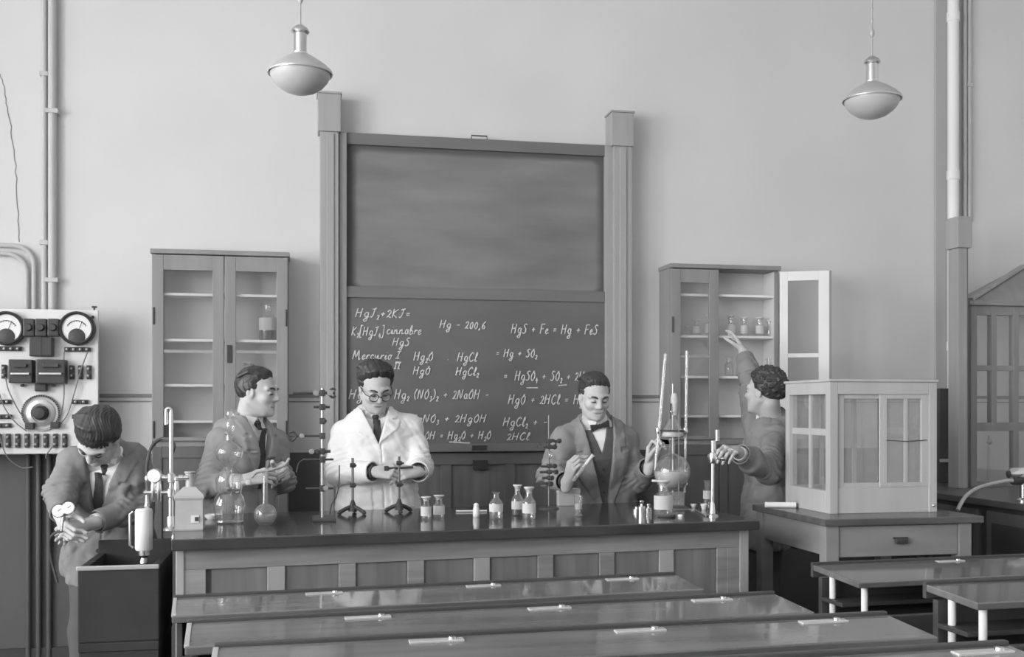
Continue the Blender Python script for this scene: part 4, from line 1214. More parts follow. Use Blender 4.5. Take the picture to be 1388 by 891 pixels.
# round flask with clear water
p = bp(359.5, 712); s = pm(p)
fl = thing('round_flask', 'small round flask half full of water on the bench edge', 'flask', p)
r = 15.2 * s; zc = 14.5 * s
pr = [(0, .002), (r * .55, .0)] + [(r * math.sin(a), zc - r * math.cos(a)) for a in np.linspace(.75, 2.85, 18)] + [(.0105, zc + r * 1.05), (.0100, 70 * s), (.0135, 71 * s), (.0105, 72 * s)]
M().lathe(pr, p, 36).out('body', GLASS, fl, True)
M().lathe([(0, .004)] + [(r * .95 * math.sin(a), zc - r * .95 * math.cos(a)) for a in np.linspace(.7, 1.55, 10)] + [(0, zc)], p, 30).out('water', glass_mat('water', .10, .6, .12, .85), fl, True)
# small pale dish
p = bp(288, 704)
tag(M().lathe([(0, .002), (.022, 0), (.034, .012), (.036, .02), (.032, .018), (.02, .006), (0, .005)], p, 24).out('small_dish', MILKG, None, True, loc=p), 'small pale dish lying beside the gas generator', 'dish')

# ---- right hand cluster
p = bp(899, 699); s = pm(p)
bottle(p, 48 * s, 12.5 * s, 'large stoppered bottle with tall white label below the flasks', paper=(.30, .95), neck=.42)
rb = M().tube(arc(Vector(p) + Vector((-.006, -.055, .006)), .036, math.pi, 2 * math.pi, 14, (1, 0, 0), (0, 1, 0)), .006, 8)
tag(rb.out('rubber_ring', RUBBER, None, True, loc=p), 'black rubber tube piece curved in front of the large stoppered bottle', 'tube')
p = bp(922, 701)
tag(M().lathe([(0, 0), (.011, 0), (.012, .004), (.009, .010), (0, .011)], p, 16).out('crucible_lid', ENAMEL, None, True, loc=p), 'tiny white lid lying beside the large stoppered bottle', 'lid')
# brass weights
for px, py, r, h, lab in ((863, 694, 6.5, 7, 'flat metal weight, palest of the weights on the bench'), (869.5, 698.5, 5.5, 20, 'tall metal weight with knob among the small weights'), (879, 697, 4.5, 14, 'short dark metal weight beside the tall weight')):
    p = bp(px, py); s = pm(p); r *= s; h *= s
    t = thing('metal_weight', lab, 'weight', p, 'small metal weights')
    M().lathe([(0, 0), (r, 0), (r, h * .55), (r * .85, h * .6), (0, h * .6)], p, 20).out('body', NICKEL, t, True)
    M().lathe([(r * .4, h * .58), (r * .35, h * .75), (r * .6, h * .85), (r * .6, h * .97), (r * .3, h), (0, h)], p, 16).out('knob', NICKEL, t, True)
# distilling stand with flasks and burettes
p = bp(913, 690); y = p.y; s = pm(p)
ds = thing('distilling_stand', 'stand holding two flasks one above another between tall glass tubes', 'stand', p)
X = lambda px: XA(px, y); Z = lambda px, py: ZA(px, py, y)
M().box((X(896), y - .03, BZ), (X(930), y + .08, BZ + .012), .003).out('base_plate', IRON, ds)
xr, yr = X(915), y + .085
xr = X(915); yr = y + .06
M().cyl((X(918), yr, BZ + .01), (X(918), yr, Z(918, 520)), .0045, seg=10).out('rod', STEELR, ds, True)
# thin front rod
M().cyl((X(912.5), y - .075, Z(912, 666)), (X(912.5), y - .075, Z(912, 560)), .0022, seg=8).out('thermometer', mat('thermo_grey', .25, .4), ds, True)
zc, rf_ = Z(912, 640), 25 * s
pr = [(0, zc - rf_)] + [(rf_ * math.sin(a), zc - rf_ * math.cos(a)) for a in np.linspace(.2, 2.8, 20)] + [(.014, zc + rf_ * 1.02), (.014, Z(912, 598)), (.018, Z(912, 597)), (.018, Z(912, 595))]
lf = M().lathe(pr, (X(911), y, 0), 36).out('round_flask', GLASS, ds, True)
M().lathe([(0, zc - rf_ * .95)] + [(rf_ * .96 * math.sin(a), zc - rf_ * .96 * math.cos(a)) for a in np.linspace(.2, 1.62, 14)] + [(0, zc + .003)], (X(911), y, 0), 30).out('milky_liquid', mat('milky_liquid', .58, .3, spec=.4), lf, True)
zb_, zt_ = Z(912, 594), Z(912, 569)
uf = M().lathe([(.012, zb_ - .0), (.052, zb_ + .004), (.056, zb_ + .012), (.050, zb_ + .035), (.022, zt_), (.016, zt_ + .006), (.014, zt_ + .03), (.018, zt_ + .034), (.018, zt_ + .04)], (X(911), y, 0), 34).out('conical_flask', GLASS, ds, True)
M().lathe([(0, zb_ + .006), (.050, zb_ + .006), (.052, zb_ + .016), (.046, zb_ + .034), (0, zb_ + .034)], (X(911), y, 0), 28).out('pale_liquid', mat('milky_liquid', .58), uf, True)
M().lathe([(0, zt_ + .02), (.012, zt_ + .02), (.014, zt_ + .04), (.017, zt_ + .075), (.017, zt_ + .10), (.012, zt_ + .12), (0, zt_ + .125)], (X(914), y, 0), 16).out('cotton_plug', COTTON, ds, True)
M().cyl((X(908), y - .01, zt_ + .005), (X(908), y - .01, zt_ + .075), .0035, seg=8).out('short_tube', IRON, ds, True)
zr_ = Z(911, 584)
M().tube(arc((X(911), y, zr_), .058, 0, 2 * math.pi, 28, (1, 0, 0), (0, 1, 0))[:-1], .0035, 8, True).cyl((X(911), y + .055, zr_), (X(918), yr, zr_), .004, seg=8).out('ring_clamp', IRON, ds, True)
for px in (891.5, 928.5):
    M().lathe([(0, -.016), (.011, -.012), (.013, 0), (.011, .012), (0, .016)], (X(px), y - .005, zr_), 12).cyl((X(px), y, zr_), (X(911) + (.056 if px > 911 else -.056), y, zr_), .004, seg=8).out('ring_screw', NICKEL, ds, True)
M().tube(arc((X(911), y, Z(911, 661)), .030, 0, 2 * math.pi, 24, (1, 0, 0), (0, 1, 0))[:-1], .0035, 8, True).cyl((X(911), y + .03, Z(911, 661)), (X(918), yr, Z(911, 661)), .004, seg=8).out('lower_ring', IRON, ds, True)
M().lathe([(0, -.012), (.009, -.009), (.01, 0), (.009, .009), (0, .012)], (X(929), y - .005, Z(929, 655)), 12).cyl((X(929), y, Z(929, 655)), (X(916), y, Z(916, 655)), .0035, seg=8).out('lower_screw', NICKEL, ds, True)
TUBE = glass_mat('pale_tube_glass', .10, .6, .22, .9)
M().tube([W(902, 480, y), W(897, 540, y), W(891, 610, y), W(889.5, 618, y)], [.0085, .0085, .0085, .0075], 14).out('burette', TUBE, ds, True)
M().tube([W(889.5, 618, y), W(888, 638, y)], [.006, .004], 10).out('burette_tip', mat('frosted_stopper', .62), ds, True)
M().tube([W(931, 476, y), W(930, 560, y), W(928, 668, y)], [.007, .007, .006], 14).out('side_tube', TUBE, ds, True)
M().tube([W(884, 652, y - .02), W(897, 653, y - .02)], .006, 10).out('tube_end', ENAMEL, ds, True)
# square glass trough behind the large bottle
a = bp(926, 694)
tr = thing('glass_trough', 'square glass trough below the stacked flasks', 'trough', (a.x, a.y + .20, BZ))
m = M()
w_, d_, h_ = .05, .03, .075
for (x0_, y0_), (x1_, y1_) in (((-w_, -d_), (w_, -d_ + .004)), ((-w_, d_ - .004), (w_, d_)), ((-w_, -d_), (-w_ + .004, d_)), ((w_ - .004, -d_), (w_, d_))):
    m.box((a.x + x0_ + .02, a.y + .20 + y0_, BZ), (a.x + x1_ + .02, a.y + .20 + y1_, BZ + h_), .001)
m.box((a.x + .02 - w_, a.y + .12 - d_, BZ), (a.x + .02 + w_, a.y + .20 + d_, BZ + .004))
m.out('walls', glass_mat('grey_trough_glass', .10, .6, .20, .8), tr)
# gas post with cock
p = bp(965.5, 700); y = p.y; s = pm(p)
gp = thing('gas_post', 'bright nickel gas post with valve head at the bench corner', 'tap', p)
X = lambda px: XA(px, y); Z = lambda px, py: ZA(px, py, y)
M().lathe([(.026, 0), (.026, .006), (.014, .012), (.011, .05), (.008, .06)], p, 20).out('base', NICKEL, gp, True)
M().cyl((p.x, y, BZ + .05), (p.x + .003, y, Z(966, 598)), .0078, seg=14).out('pipe', NICKEL, gp, True)
m = M()
m.lathe([(0, -.026), (.015, -.022), (.021, 0), (.015, .022), (0, .026)], (X(966), y, Z(966, 621)), 16)
m.lathe([(0, -.024), (.012, -.02), (.012, .02), (0, .024)], (X(967), y, Z(967, 604)), 14)
m.cyl((X(966), y, Z(966, 621)), (X(980), y - .01, Z(980, 622)), .006, seg=10)
m.lathe([(0, -.010), (.009, -.008), (.009, .008), (0, .010)], (X(979), y - .01, Z(979, 622)), 10, (1, 0, 0))
m.cyl((X(966), y, Z(966, 621)), (X(960), y, Z(960, 618)), .008, seg=10)
m.out('valve_head', NICKEL, gp, True)
M().cyl((X(976), y + .03, Z(976, 598)), (X(976), y + .03, Z(976, 583)), .011, seg=14).out('burner_tube', STEELR, gp, True)
# little bottle behind the gas post and small clutter
p = bp(958.5, 689)
bottle(p, .145, .018, 'narrow little bottle with pale label behind the nickel gas post', paper=(.5, .95), neck=.6, stopper=False, group=None, name='small_bottle')
for px, py, r, h, nm, lab in ((940, 688, .013, .016, 'porcelain_dish', 'small white porcelain dish between flasks and gas post'), (954, 691, .014, .026, 'porcelain_crucible', 'small bright crucible beside the nickel gas post')):
    p = bp(px, py)
    tag(M().lathe([(0, .002), (r * .6, 0), (r, h * .7), (r * 1.15, h), (r * 1.0, h * .95), (r * .5, h * .3), (0, h * .25)], p, 18).out(nm, ENAMEL, None, True, loc=p), lab, 'crucible')
a, b = bp(943, 693), bp(957, 701)
a.z = b.z = BZ + .004
tag(M().cyl(a, b, .0035, seg=8).out('short_rod', STEELR, None, True, loc=a), 'short dull rod lying aslant beside the nickel gas post', 'rod')

# ---- things on the cabinet shelves
def shelf_bottle(cx_px, z, y, h, r, label, **k):
    return bottle(Vector((XA(cx_px, y), y, z)), h, r, label, **k)
yS = 5.985
shelf_bottle(363, sh[1], yS, .215, .047, 'large half dark bottle with wide pale label on closed cabinet shelf', paper=(.42, .95), liquid=.42, neck=.36, stopper=False, group=None)
shelf_bottle(337, sh[2], yS, .12, .03, 'pale small jar on the shelf behind the head in profile', paper=(.2, .9), neck=.6, group=None, name='small_jar')
gS = 'bottles on the open cabinet shelves'
for px, k, h, r, lab in ((931, 1, .055, .022, 'low faint jar behind glass, farthest from the opening'), (944.5, 1, .098, .023, 'pale labelled bottle behind glass, middle of three'), (961, 1, .125, .021, 'taller pale bottle behind glass, nearest the opening'),
                         (991, 1, .125, .024, 'pale bottle on open shelf just beyond the reaching hand'), (1009, 1, .115, .022, 'pale bottle on open shelf that the fingers touch'), (1030, 1, .115, .024, 'bright labelled bottle on open shelf clear of the hand'), (1043, 1, .10, .020, 'clear bottle on open shelf, farthest from the hand'),
                         (988, 2, .13, .026, 'grey jar on lower open shelf beside the raised forearm'), (1001, 2, .085, .011, 'thin dark bottle on lower open shelf behind the raised forearm'), (1043, 2, .12, .030, 'wide clear glass jar on lower open shelf above the curly hair')):
    shelf_bottle(px, shr[k], yS, h, r, lab, paper=None if k == 2 or px == 1043 or px == 931 else (.25, .95), neck=.5, stopper=(k == 1), group=gS, glass=GLASSD if px == 1001 else GLASS, liquid=.9 if px == 1001 else None, name='shelf_bottle')
# ================================================================== people
class Field:
    """signed distance grid; shapes are blended into it and the zero surface is meshed as one skin"""
    def __init__(s, lo, hi, h):
        s.h = h
        s.lo = np.array(lo, np.float32)
        s.n = np.ceil((np.array(hi) - np.array(lo)) / h).astype(int) + 1
        s.D = np.full(tuple(s.n), 0.2, np.float32)
    def win(s, lo, hi):
        a = np.clip(np.floor((np.array(lo) - s.lo) / s.h).astype(int), 0, s.n - 1)
        b = np.clip(np.ceil((np.array(hi) - s.lo) / s.h).astype(int) + 1, 1, s.n)
        sl = tuple(slice(int(i), int(j)) for i, j in zip(a, b))
        ax = [s.lo[k] + s.h * np.arange(a[k], b[k], dtype=np.float32) for k in range(3)]
        return sl, ax[0][:, None, None], ax[1][None, :, None], ax[2][None, None, :]
    def put(s, sl, d, k, sub=False):
        a = s.D[sl]
        if sub:
            d = -d
            if k > 0:
                t = np.clip(.5 + .5 * (d - a) / k, 0, 1)
                s.D[sl] = a * (1 - t) + d * t + k * t * (1 - t)
            else:
                s.D[sl] = np.maximum(a, d)
        elif k > 0:
            t = np.clip(.5 + .5 * (a - d) / k, 0, 1)
            s.D[sl] = a * (1 - t) + d * t - k * t * (1 - t)
        else:
            s.D[sl] = np.minimum(a, d)
    def cap(s, a, b, ra, rb=None, k=.01, sub=False):
        rb = ra if rb is None else rb
        a = np.array(a, np.float32); b = np.array(b, np.float32)
        R = max(ra, rb) + k + 4 * s.h
        sl, X, Y, Z = s.win(np.minimum(a, b) - R, np.maximum(a, b) + R)
        ab = b - a; L2 = max(float(ab @ ab), 1e-10)
        t = np.clip(((X - a[0]) * ab[0] + (Y - a[1]) * ab[1] + (Z - a[2]) * ab[2]) / L2, 0, 1)
        d = np.sqrt((X - a[0] - t * ab[0]) ** 2 + (Y - a[1] - t * ab[1]) ** 2 + (Z - a[2] - t * ab[2]) ** 2) - (ra + (rb - ra) * t)
        s.put(sl, d, k, sub)
    def ell(s, c, fr, rad, k=.01, sub=False):
        """fr = 3 axis vectors"""
        c = np.array(c, np.float32); R = max(rad) + k + 4 * s.h
        sl, X, Y, Z = s.win(c - R, c + R)
        x, y, z = X - c[0], Y - c[1], Z - c[2]
        q = [(x * f[0] + y * f[1] + z * f[2]) for f in fr]
        k0 = np.sqrt((q[0] / rad[0]) ** 2 + (q[1] / rad[1]) ** 2 + (q[2] / rad[2]) ** 2)
        k1 = np.sqrt((q[0] / rad[0] ** 2) ** 2 + (q[1] / rad[1] ** 2) ** 2 + (q[2] / rad[2] ** 2) ** 2) + 1e-6
        s.put(sl, k0 * (k0 - 1) / k1, k, sub)
    def sect(s, O, u, v, w, secs, k=.02, p=2.3, sub=False, mod=None):
        """body of changing oval section along v: secs = (v, half width, half depth, centre offset along w)"""
        O = np.array(O, np.float32)
        sv = np.array([a[0] for a in secs]); sa = np.array([a[1] for a in secs]); sb = np.array([a[2] for a in secs]); sc = np.array([a[3] for a in secs])
        R = max(sa.max(), sb.max() + abs(sc).max()) + k + 4 * s.h
        e0, e1 = O + np.array(v) * sv[0], O + np.array(v) * sv[-1]
        sl, X, Y, Z = s.win(np.minimum(e0, e1) - R, np.maximum(e0, e1) + R)
        x, y, z = X - O[0], Y - O[1], Z - O[2]
        U = x * u[0] + y * u[1] + z * u[2]; V = x * v[0] + y * v[1] + z * v[2]; Wd = x * w[0] + y * w[1] + z * w[2]
        A = np.interp(V, sv, sa).astype(np.float32); B_ = np.interp(V, sv, sb).astype(np.float32); C = np.interp(V, sv, sc).astype(np.float32)
        q = (np.abs(U / A) ** p + np.abs((Wd - C) / B_) ** p) ** (1 / p)
        d = (q - 1) * np.minimum(A, B_)
        if mod is not None:
            d = mod(d, U, V, Wd)
        d = np.maximum(d, np.maximum(sv[0] - V, V - sv[-1]))
        s.put(sl, d.astype(np.float32), k, sub)
    def every(s):
        return s.win(s.lo - 1, s.lo + s.h * s.n + 1)
    def carve(s, fn):
        """fn(X,Y,Z) is positive inside the part to take away"""
        sl, X, Y, Z = s.every()
        s.D = np.maximum(s.D, fn(X, Y, Z)).astype(np.float32)
    def ripple(s, amp, seed, freq, stretch=(1, 1, 1)):
        r = np.random.RandomState(seed)
        sl, X, Y, Z = s.every()
        X, Y, Z = X * stretch[0], Y * stretch[1], Z * stretch[2]
        acc = 0
        for i in range(5):
            kv = r.normal(size=3); kv /= np.linalg.norm(kv); kw = r.normal(size=3) * .5
            f = freq * (.6 + .25 * i)
            wob = 1.3 * np.sin(f * .45 * (kw[0] * X + kw[1] * Y + kw[2] * Z) + r.rand() * 6)
            acc = acc + (1.2 - 2.2 * np.abs(np.sin(.5 * f * (kv[0] * X + kv[1] * Y + kv[2] * Z) + wob + r.rand() * 6))) / (1 + .35 * i)
        near = np.abs(s.D) < .04
        s.D = np.where(near, s.D + (amp * .55 * acc).astype(np.float32), s.D)
    def mesh(s, name, material, parent):
        D = s.D
        ins = D < 0
        n = D.shape
        cnt = np.zeros((n[0] - 1, n[1] - 1, n[2] - 1), np.uint8)
        corners = [(i, j, k) for i in (0, 1) for j in (0, 1) for k in (0, 1)]
        for i, j, k in corners:
            cnt += ins[i:n[0] - 1 + i, j:n[1] - 1 + j, k:n[2] - 1 + k]
        act = (cnt > 0) & (cnt < 8)
        I = np.argwhere(act)
        idx = np.full(act.shape, -1, np.int32)
        idx[act] = np.arange(len(I))
        vals = {c: D[I[:, 0] + c[0], I[:, 1] + c[1], I[:, 2] + c[2]] for c in corners}
        P = np.zeros((len(I), 3)); N = np.zeros(len(I))
        for a in corners:
            for ax in range(3):
                if a[ax] == 0:
                    b = tuple(1 if q == ax else a[q] for q in range(3))
                    va, vb = vals[a], vals[b]
                    m = (va < 0) != (vb < 0)
                    t = np.where(m, va / np.where(m, va - vb, 1), 0)
                    for q in range(3):
                        P[:, q] += np.where(m, a[q] + (t if q == ax else 0), 0)
                    N += m
        P = (I + P / N[:, None]) * s.h + s.lo
        F_ = []
        for ax in range(3):
            a1, a2 = (ax + 1) % 3, (ax + 2) % 3
            A = ins.take(range(0, n[ax] - 1), ax); B_ = ins.take(range(1, n[ax]), ax)
            ch = np.argwhere(A != B_)
            ok = (ch[:, a1] > 0) & (ch[:, a2] > 0) & (ch[:, a1] < n[a1] - 1) & (ch[:, a2] < n[a2] - 1)
            ch = ch[ok]
            flip = ~ins[ch[:, 0], ch[:, 1], ch[:, 2]]
            def cell(d1, d2):
                c = ch.copy(); c[:, a1] -= d1; c[:, a2] -= d2
                return idx[c[:, 0], c[:, 1], c[:, 2]]
            q = np.stack([cell(1, 1), cell(0, 1), cell(0, 0), cell(1, 0)], 1)
            q[flip] = q[flip][:, ::-1]
            F_.append(q)
        Q = np.concatenate(F_).astype(np.int32)
        Q = Q[(Q >= 0).all(1)]
        # keep only the largest connected skin
        lab = np.arange(len(P))
        for _ in range(400):
            mn = lab[Q].min(1)
            new = lab.copy()
            for c in range(4):
                np.minimum.at(new, Q[:, c], mn)
            new = new[new]
            if (new == lab).all():
                break
            lab = new
        un, ct = np.unique(lab, return_counts=True)
        keep = np.isin(lab, un[ct > max(60, .02 * ct.max())]) if name in ('hair', 'jacket', 'laboratory_coat') else lab == un[ct.argmax()]
        Q = Q[keep[Q[:, 0]]]
        re = np.cumsum(keep) - 1
        P = P[keep]; Q = re[Q]
        P = P - np.array(WL[parent.name])
        me = bpy.data.meshes.new(name)
        me.vertices.add(len(P)); me.vertices.foreach_set('co', P.astype(np.float32).ravel())
        me.loops.add(4 * len(Q)); me.loops.foreach_set('vertex_index', Q.astype(np.int32).ravel())
        me.polygons.add(len(Q)); me.polygons.foreach_set('loop_start', np.arange(0, 4 * len(Q), 4, dtype=np.int32))
        me.polygons.foreach_set('loop_total', np.full(len(Q), 4, np.int32))
        me.update(calc_edges=True)
        me.polygons.foreach_set('use_smooth', [True] * len(Q))
        me.materials.append(material)
        o = bpy.data.objects.new(name, me); COL.objects.link(o)
        o.parent = parent
        WL[o.name] = WL[parent.name]
        return o

def nz(v):
    v = np.array(v, float); return v / np.linalg.norm(v)
def V3(a): return np.array(a, float)

def person(label, base, J, face, hup, tfwd, hands, clothes, hair, seedn, glasses=False, hem=-.20, feet=(0, -1, 0), hs=1.0, cuffs=.9, legs=None, part_group=None):
    t = thing('person', label, 'person', base, None)
    J = {k: V3(v) for k, v in J.items()}
    hc, nb, pv = J['head'], J['neck'], J['pelvis']
    f = nz(face); r = nz(np.cross(f, V3(hup))); up = np.cross(r, f)          # head frame: r = own right, f forward, up
    HF = (r, f, up)
    def hp(x, y, z): return hc + hs * (x * r + y * f + z * up)
    v = nz(nb - pv); Lt = np.linalg.norm(nb - pv); k_ = Lt / .5
    w = V3(tfwd); w = nz(w - (w @ v) * v); u = np.cross(v, w)                # torso frame: u = own left
    # ---- limits
    pts = np.array(list(J.values()) + [hp(0, 0, .17)])
    lo = pts.min(0) - .24; hi = pts.max(0) + .24
    lo[2] = base[2] - .01
    ys = None
    # legs
    if legs is None:
        legs = {}
        ground = base[2]
        for sd, nm in ((-1, 'R'), (1, 'L')):
            hip = pv + u * sd * .085 - v * .05
            an = V3((hip[0], hip[1], ground + .09)) + V3(feet) * .0 + u * sd * .02
            an[2] = ground + .085
            kn = (hip + an) / 2 + nz(V3(feet)) * .025
            legs[nm] = (hip, kn, an)
    # ================= skin
    B = Field(lo, hi, .0034)
    # trunk and limbs (under the clothes)
    B.sect(pv, u, v, w, [(-.12, .13, .09, 0), (0, .145, .10, 0), (.15 * k_, .125, .085, 0), (.33 * k_, .145, .10, 0), (.44 * k_, .12, .08, 0), (.5 * k_, .06, .055, 0)], k=.02)
    for sd in 'RL':
        B.cap(nb - v * .06, J['sh' + sd], .05, .045, k=.03)
        B.cap(J['sh' + sd], J['el' + sd], .045, .036, k=.02)
        B.cap(J['el' + sd], J['wr' + sd], .038, .026, k=.012)
        h, kn, an = legs[sd]
        B.cap(h, kn, .07, .05, k=.03); B.cap(kn, an, .05, .034, k=.02)
        B.cap(an, an + nz(V3(feet)) * .13 - V3((0, 0, .045)), .034, .026, k=.02)
    # neck
    B.cap(nb - v * .05, hp(0, -.025, -.055), .057, .054, k=.025)
    # skull, face
    B.ell(hp(0, -.014, .032), HF, (.074 * hs, .094 * hs, .086 * hs), k=.02)
    B.ell(hp(0, .030, -.028), HF, (.060 * hs, .062 * hs, .085 * hs), k=.025)
    B.ell(hp(0, .046, -.078), HF, (.040 * hs, .042 * hs, .034 * hs), k=.025)
    for sx in (-1, 1):
        B.cap(hp(sx * .056, -.004, -.045), hp(sx * .026, .060, -.092), .020, .016, k=.022)       # jaw line
        B.ell(hp(sx * .040, .062, -.026), HF, (.022, .022, .018), k=.02)                          # cheekbone
        B.cap(hp(sx * .010, .086, .026), hp(sx * .048, .070, .024), .010, .010, k=.012)           # brow
        B.ell(hp(sx * .031, .094, .004), HF, (.017, .015, .0115), k=.010, sub=True)               # eye socket
        B.ell(hp(sx * .031, .076, .003), HF, (.013, .012, .011), k=.004)                          # lids
        B.ell(hp(sx * .074, -.006, -.008), (r, f, up), (.009, .020, .031), k=.006)                # ear
        B.ell(hp(sx * .084, -.002, -.004), (r, f, up), (.006, .011, .018), k=.004, sub=True)
    B.cap(hp(0, .090, .020), hp(0, .108, -.022), .0075, .0115, k=.010)                           # nose
    B.ell(hp(-.011, .098, -.028), HF, (.009, .010, .008), k=.008); B.ell(hp(.011, .098, -.028), HF, (.009, .010, .008), k=.008)
    B.cap(hp(-.018, .084, -.058), hp(.018, .084, -.058), .0075, k=.008)
    B.cap(hp(-.015, .084, -.071), hp(.015, .084, -.071), .0080, k=.008)
    B.cap(hp(-.024, .092, -.0645), hp(.024, .092, -.0645), .0032, k=.004, sub=True)               # mouth
    B.ell(hp(0, .082, -.096), HF, (.020, .016, .015), k=.016)                                     # chin
    # hands
    for sd in 'RL':
        hd = hands[sd]
        wr = J['wr' + sd]; d = nz(hd['d']); n_ = nz(V3(hd['n']) - (V3(hd['n']) @ d) * d)
        ts = np.cross(d, n_) * (1 if sd == 'R' else -1)
        q = hd.get('s', 1.0)
        B.cap(wr - d * .03, wr + d * .025, .025, .023, k=.012)
        curl = hd.get('curl', (.5, .7, .5))
        lens = ((.043, .026, .021), (.047, .030, .022), (.043, .028, .022), (.034, .021, .019))
        offs = (.031, .0105, -.0105, -.030); kd = (.088, .092, .086, .077)
        for i in range(4):
            kn = wr + d * kd[i] * q + ts * offs[i] * q
            B.cap(wr + d * .022 + ts * offs[i] * .55, kn, .0145, .0108, k=.012)
            p0 = kn; dr = d.copy(); cv = curl if not isinstance(curl[0], (tuple, list)) else curl[i]
            dr = nz(dr + ts * offs[i] * .7 * hd.get('spread', 1))
            for j in range(3):
                a = cv[j]
                dr = nz(dr * math.cos(a) + nz(n_ - (n_ @ dr) * dr) * math.sin(a))
                p1 = p0 + dr * lens[i][j] * q
                B.cap(p0, p1, (.0092, .0084, .0076)[j] * (.9 if i == 3 else 1), (.0084, .0076, .0064)[j] * (.9 if i == 3 else 1), k=.003)
                p0 = p1
        th = hd.get('thumb', (.62, .62, .45))
        dr = nz(d * th[0] + ts * th[1] + n_ * th[2]); p0 = wr + d * .026 + ts * .022 + n_ * .006
        for j, (L, ra, rb) in enumerate(((.046, .0135, .0108), (.033, .0105, .0092), (.027, .0092, .0075))):
            p1 = p0 + dr * L * q
            B.cap(p0, p1, ra, rb, k=.006 if j == 0 else .003)
            p0 = p1
            dr = nz(dr + d * .35 - ts * .22 + n_ * .12)
    body = B.mesh('body', SKIN, t)
    # face details
    for sx in (-1, 1):
        m = M()
        c = Vector(hp(sx * .031, .0865, .001))
        m.tube([Vector(hp(sx * .018, .0875, -.001)), Vector(hp(sx * .025, .0905, -.0005)), Vector(hp(sx * .034, .0895, -.001)), Vector(hp(sx * .043, .082, -.003))], [.0016, .0036, .0036, .0016], 8)
        m.out('eye', EYEM, t, True)
        M().tube([Vector(hp(sx * .013, .0945, .022)), Vector(hp(sx * .026, .0945, .029)), Vector(hp(sx * .040, .0865, .029)), Vector(hp(sx * .050, .075, .023))], [.0035, .0048, .0042, .002], 8).out('eyebrow', HAIRD, t, True)
    M().tube([Vector(hp(-.021, .0855, -.0672)), Vector(hp(-.008, .0915, -.064)), Vector(hp(.008, .0915, -.064)), Vector(hp(.021, .0855, -.0672))], [.0012, .0026, .0026, .0012], 8).out('mouth_line', LIPM, t, True)
    # ================= hair
    Hh = Field(hc - .19, hc + .19, .003)
    vol = hair.get('vol', .012)
    Hh.ell(hp(0, -.016, .034), HF, (.074 * hs + vol, .094 * hs + vol, .086 * hs + vol), k=0)
    for c, rad in hair.get('blobs', ()):
        Hh.ell(hp(*c), HF, rad, k=.02)
    if hair.get('curl'):
        rr = np.random.RandomState(5)
        for _ in range(420):
            q = rr.normal(size=3); q /= np.linalg.norm(q)
            Hh.ell(hp(q[0] * (.074 + vol), -.016 + q[1] * (.094 + vol), .034 + q[2] * (.086 + vol)), HF, (.0068, .0068, .0068), k=.004)
    else:
        sl, X, Y, Z = Hh.every()
        x = ((X - hc[0]) * r[0] + (Y - hc[1]) * r[1] + (Z - hc[2]) * r[2]); y = ((X - hc[0]) * f[0] + (Y - hc[1]) * f[1] + (Z - hc[2]) * f[2]); z = ((X - hc[0]) * up[0] + (Y - hc[1]) * up[1] + (Z - hc[2]) * up[2])
        part = hair.get('part', .03)
        Hh.D = Hh.D + (.0013 * np.sin(x * 520 + 14 * np.sin(y * 30) + z * 60) + .0013 * np.sin(x * 230 + y * 90 + 2 * np.sin(z * 70)) + .004 * np.exp(-((x - part) / .006) ** 2) * (z > .06)).astype(np.float32)
    hl = hair.get('line', .078)                                                # height of the hair line over the forehead
    sl, X, Y, Z = Hh.every()
    x = ((X - hc[0]) * r[0] + (Y - hc[1]) * r[1] + (Z - hc[2]) * r[2]) / hs; y = ((X - hc[0]) * f[0] + (Y - hc[1]) * f[1] + (Z - hc[2]) * f[2]) / hs; z = ((X - hc[0]) * up[0] + (Y - hc[1]) * up[1] + (Z - hc[2]) * up[2]) / hs
    front = y - (hair.get('f0', .026) + .9 * np.clip(z - .030, 0, 1) + np.where(z > hl - .012 * (np.abs(x) / .06) ** 2, hair.get('over', .018), 0) + .10 * np.clip(z + .0, -1, 0))
    front = np.where((np.abs(x) > .058) & (z < .04), y - .030, front)
    bottom = -(z - (-.064 + np.clip(.95 * (y + .055), 0, .085)))
    edge = np.maximum(front, bottom)
    Hh.D = Hh.D + (np.clip((edge + .036) / .036, 0, 1) ** 1.6 * (vol + hair.get('taper', .004))).astype(np.float32)
    Hh.D = np.maximum(Hh.D, edge.astype(np.float32))
    if hair.get('locks'):                                                      # combed locks, rising from the hair line and lying back
        rr = np.random.RandomState(seedn)
        nl, rad, hgt = hair['locks']
        for i in range(nl):
            x_ = -.066 + .132 * (i + .5) / nl + rr.uniform(-.004, .004)
            q_ = (x_ / .075) ** 2
            z_ = .119 + hgt * rr.uniform(.6, 1.2) - .040 * q_ ** 1.2
            z0_ = hl - .004 - .034 * q_ + rr.uniform(-.003, .004)
            y0_ = -.016 + .094 * math.sqrt(max(.03, 1 - ((z0_ - .032) / .086) ** 2 - (x_ / .076) ** 2))
            sw = hair.get('sweep', .010)
            pts_ = [hp(x_, y0_, z0_), hp(x_ + sw * .3, y0_ - .010 + hgt * .35, z0_ + .022 + hgt * .5), hp(x_ + sw, y0_ - .045, z_ - .002), hp(x_ * 1.06 + sw, -.03, z_), hp(x_ * 1.1 + sw * .5, -.080, z_ - .030)]
            rads = [rad * .40, rad * .75, rad, rad, rad * .8]
            for a_, b_, ra_, rb_ in zip(pts_, pts_[1:], rads, rads[1:]):
                Hh.cap(a_, b_, ra_, rb_, k=.004)
    Hh.mesh('hair', HAIRD, t)
    # ================= garments
    c = clothes
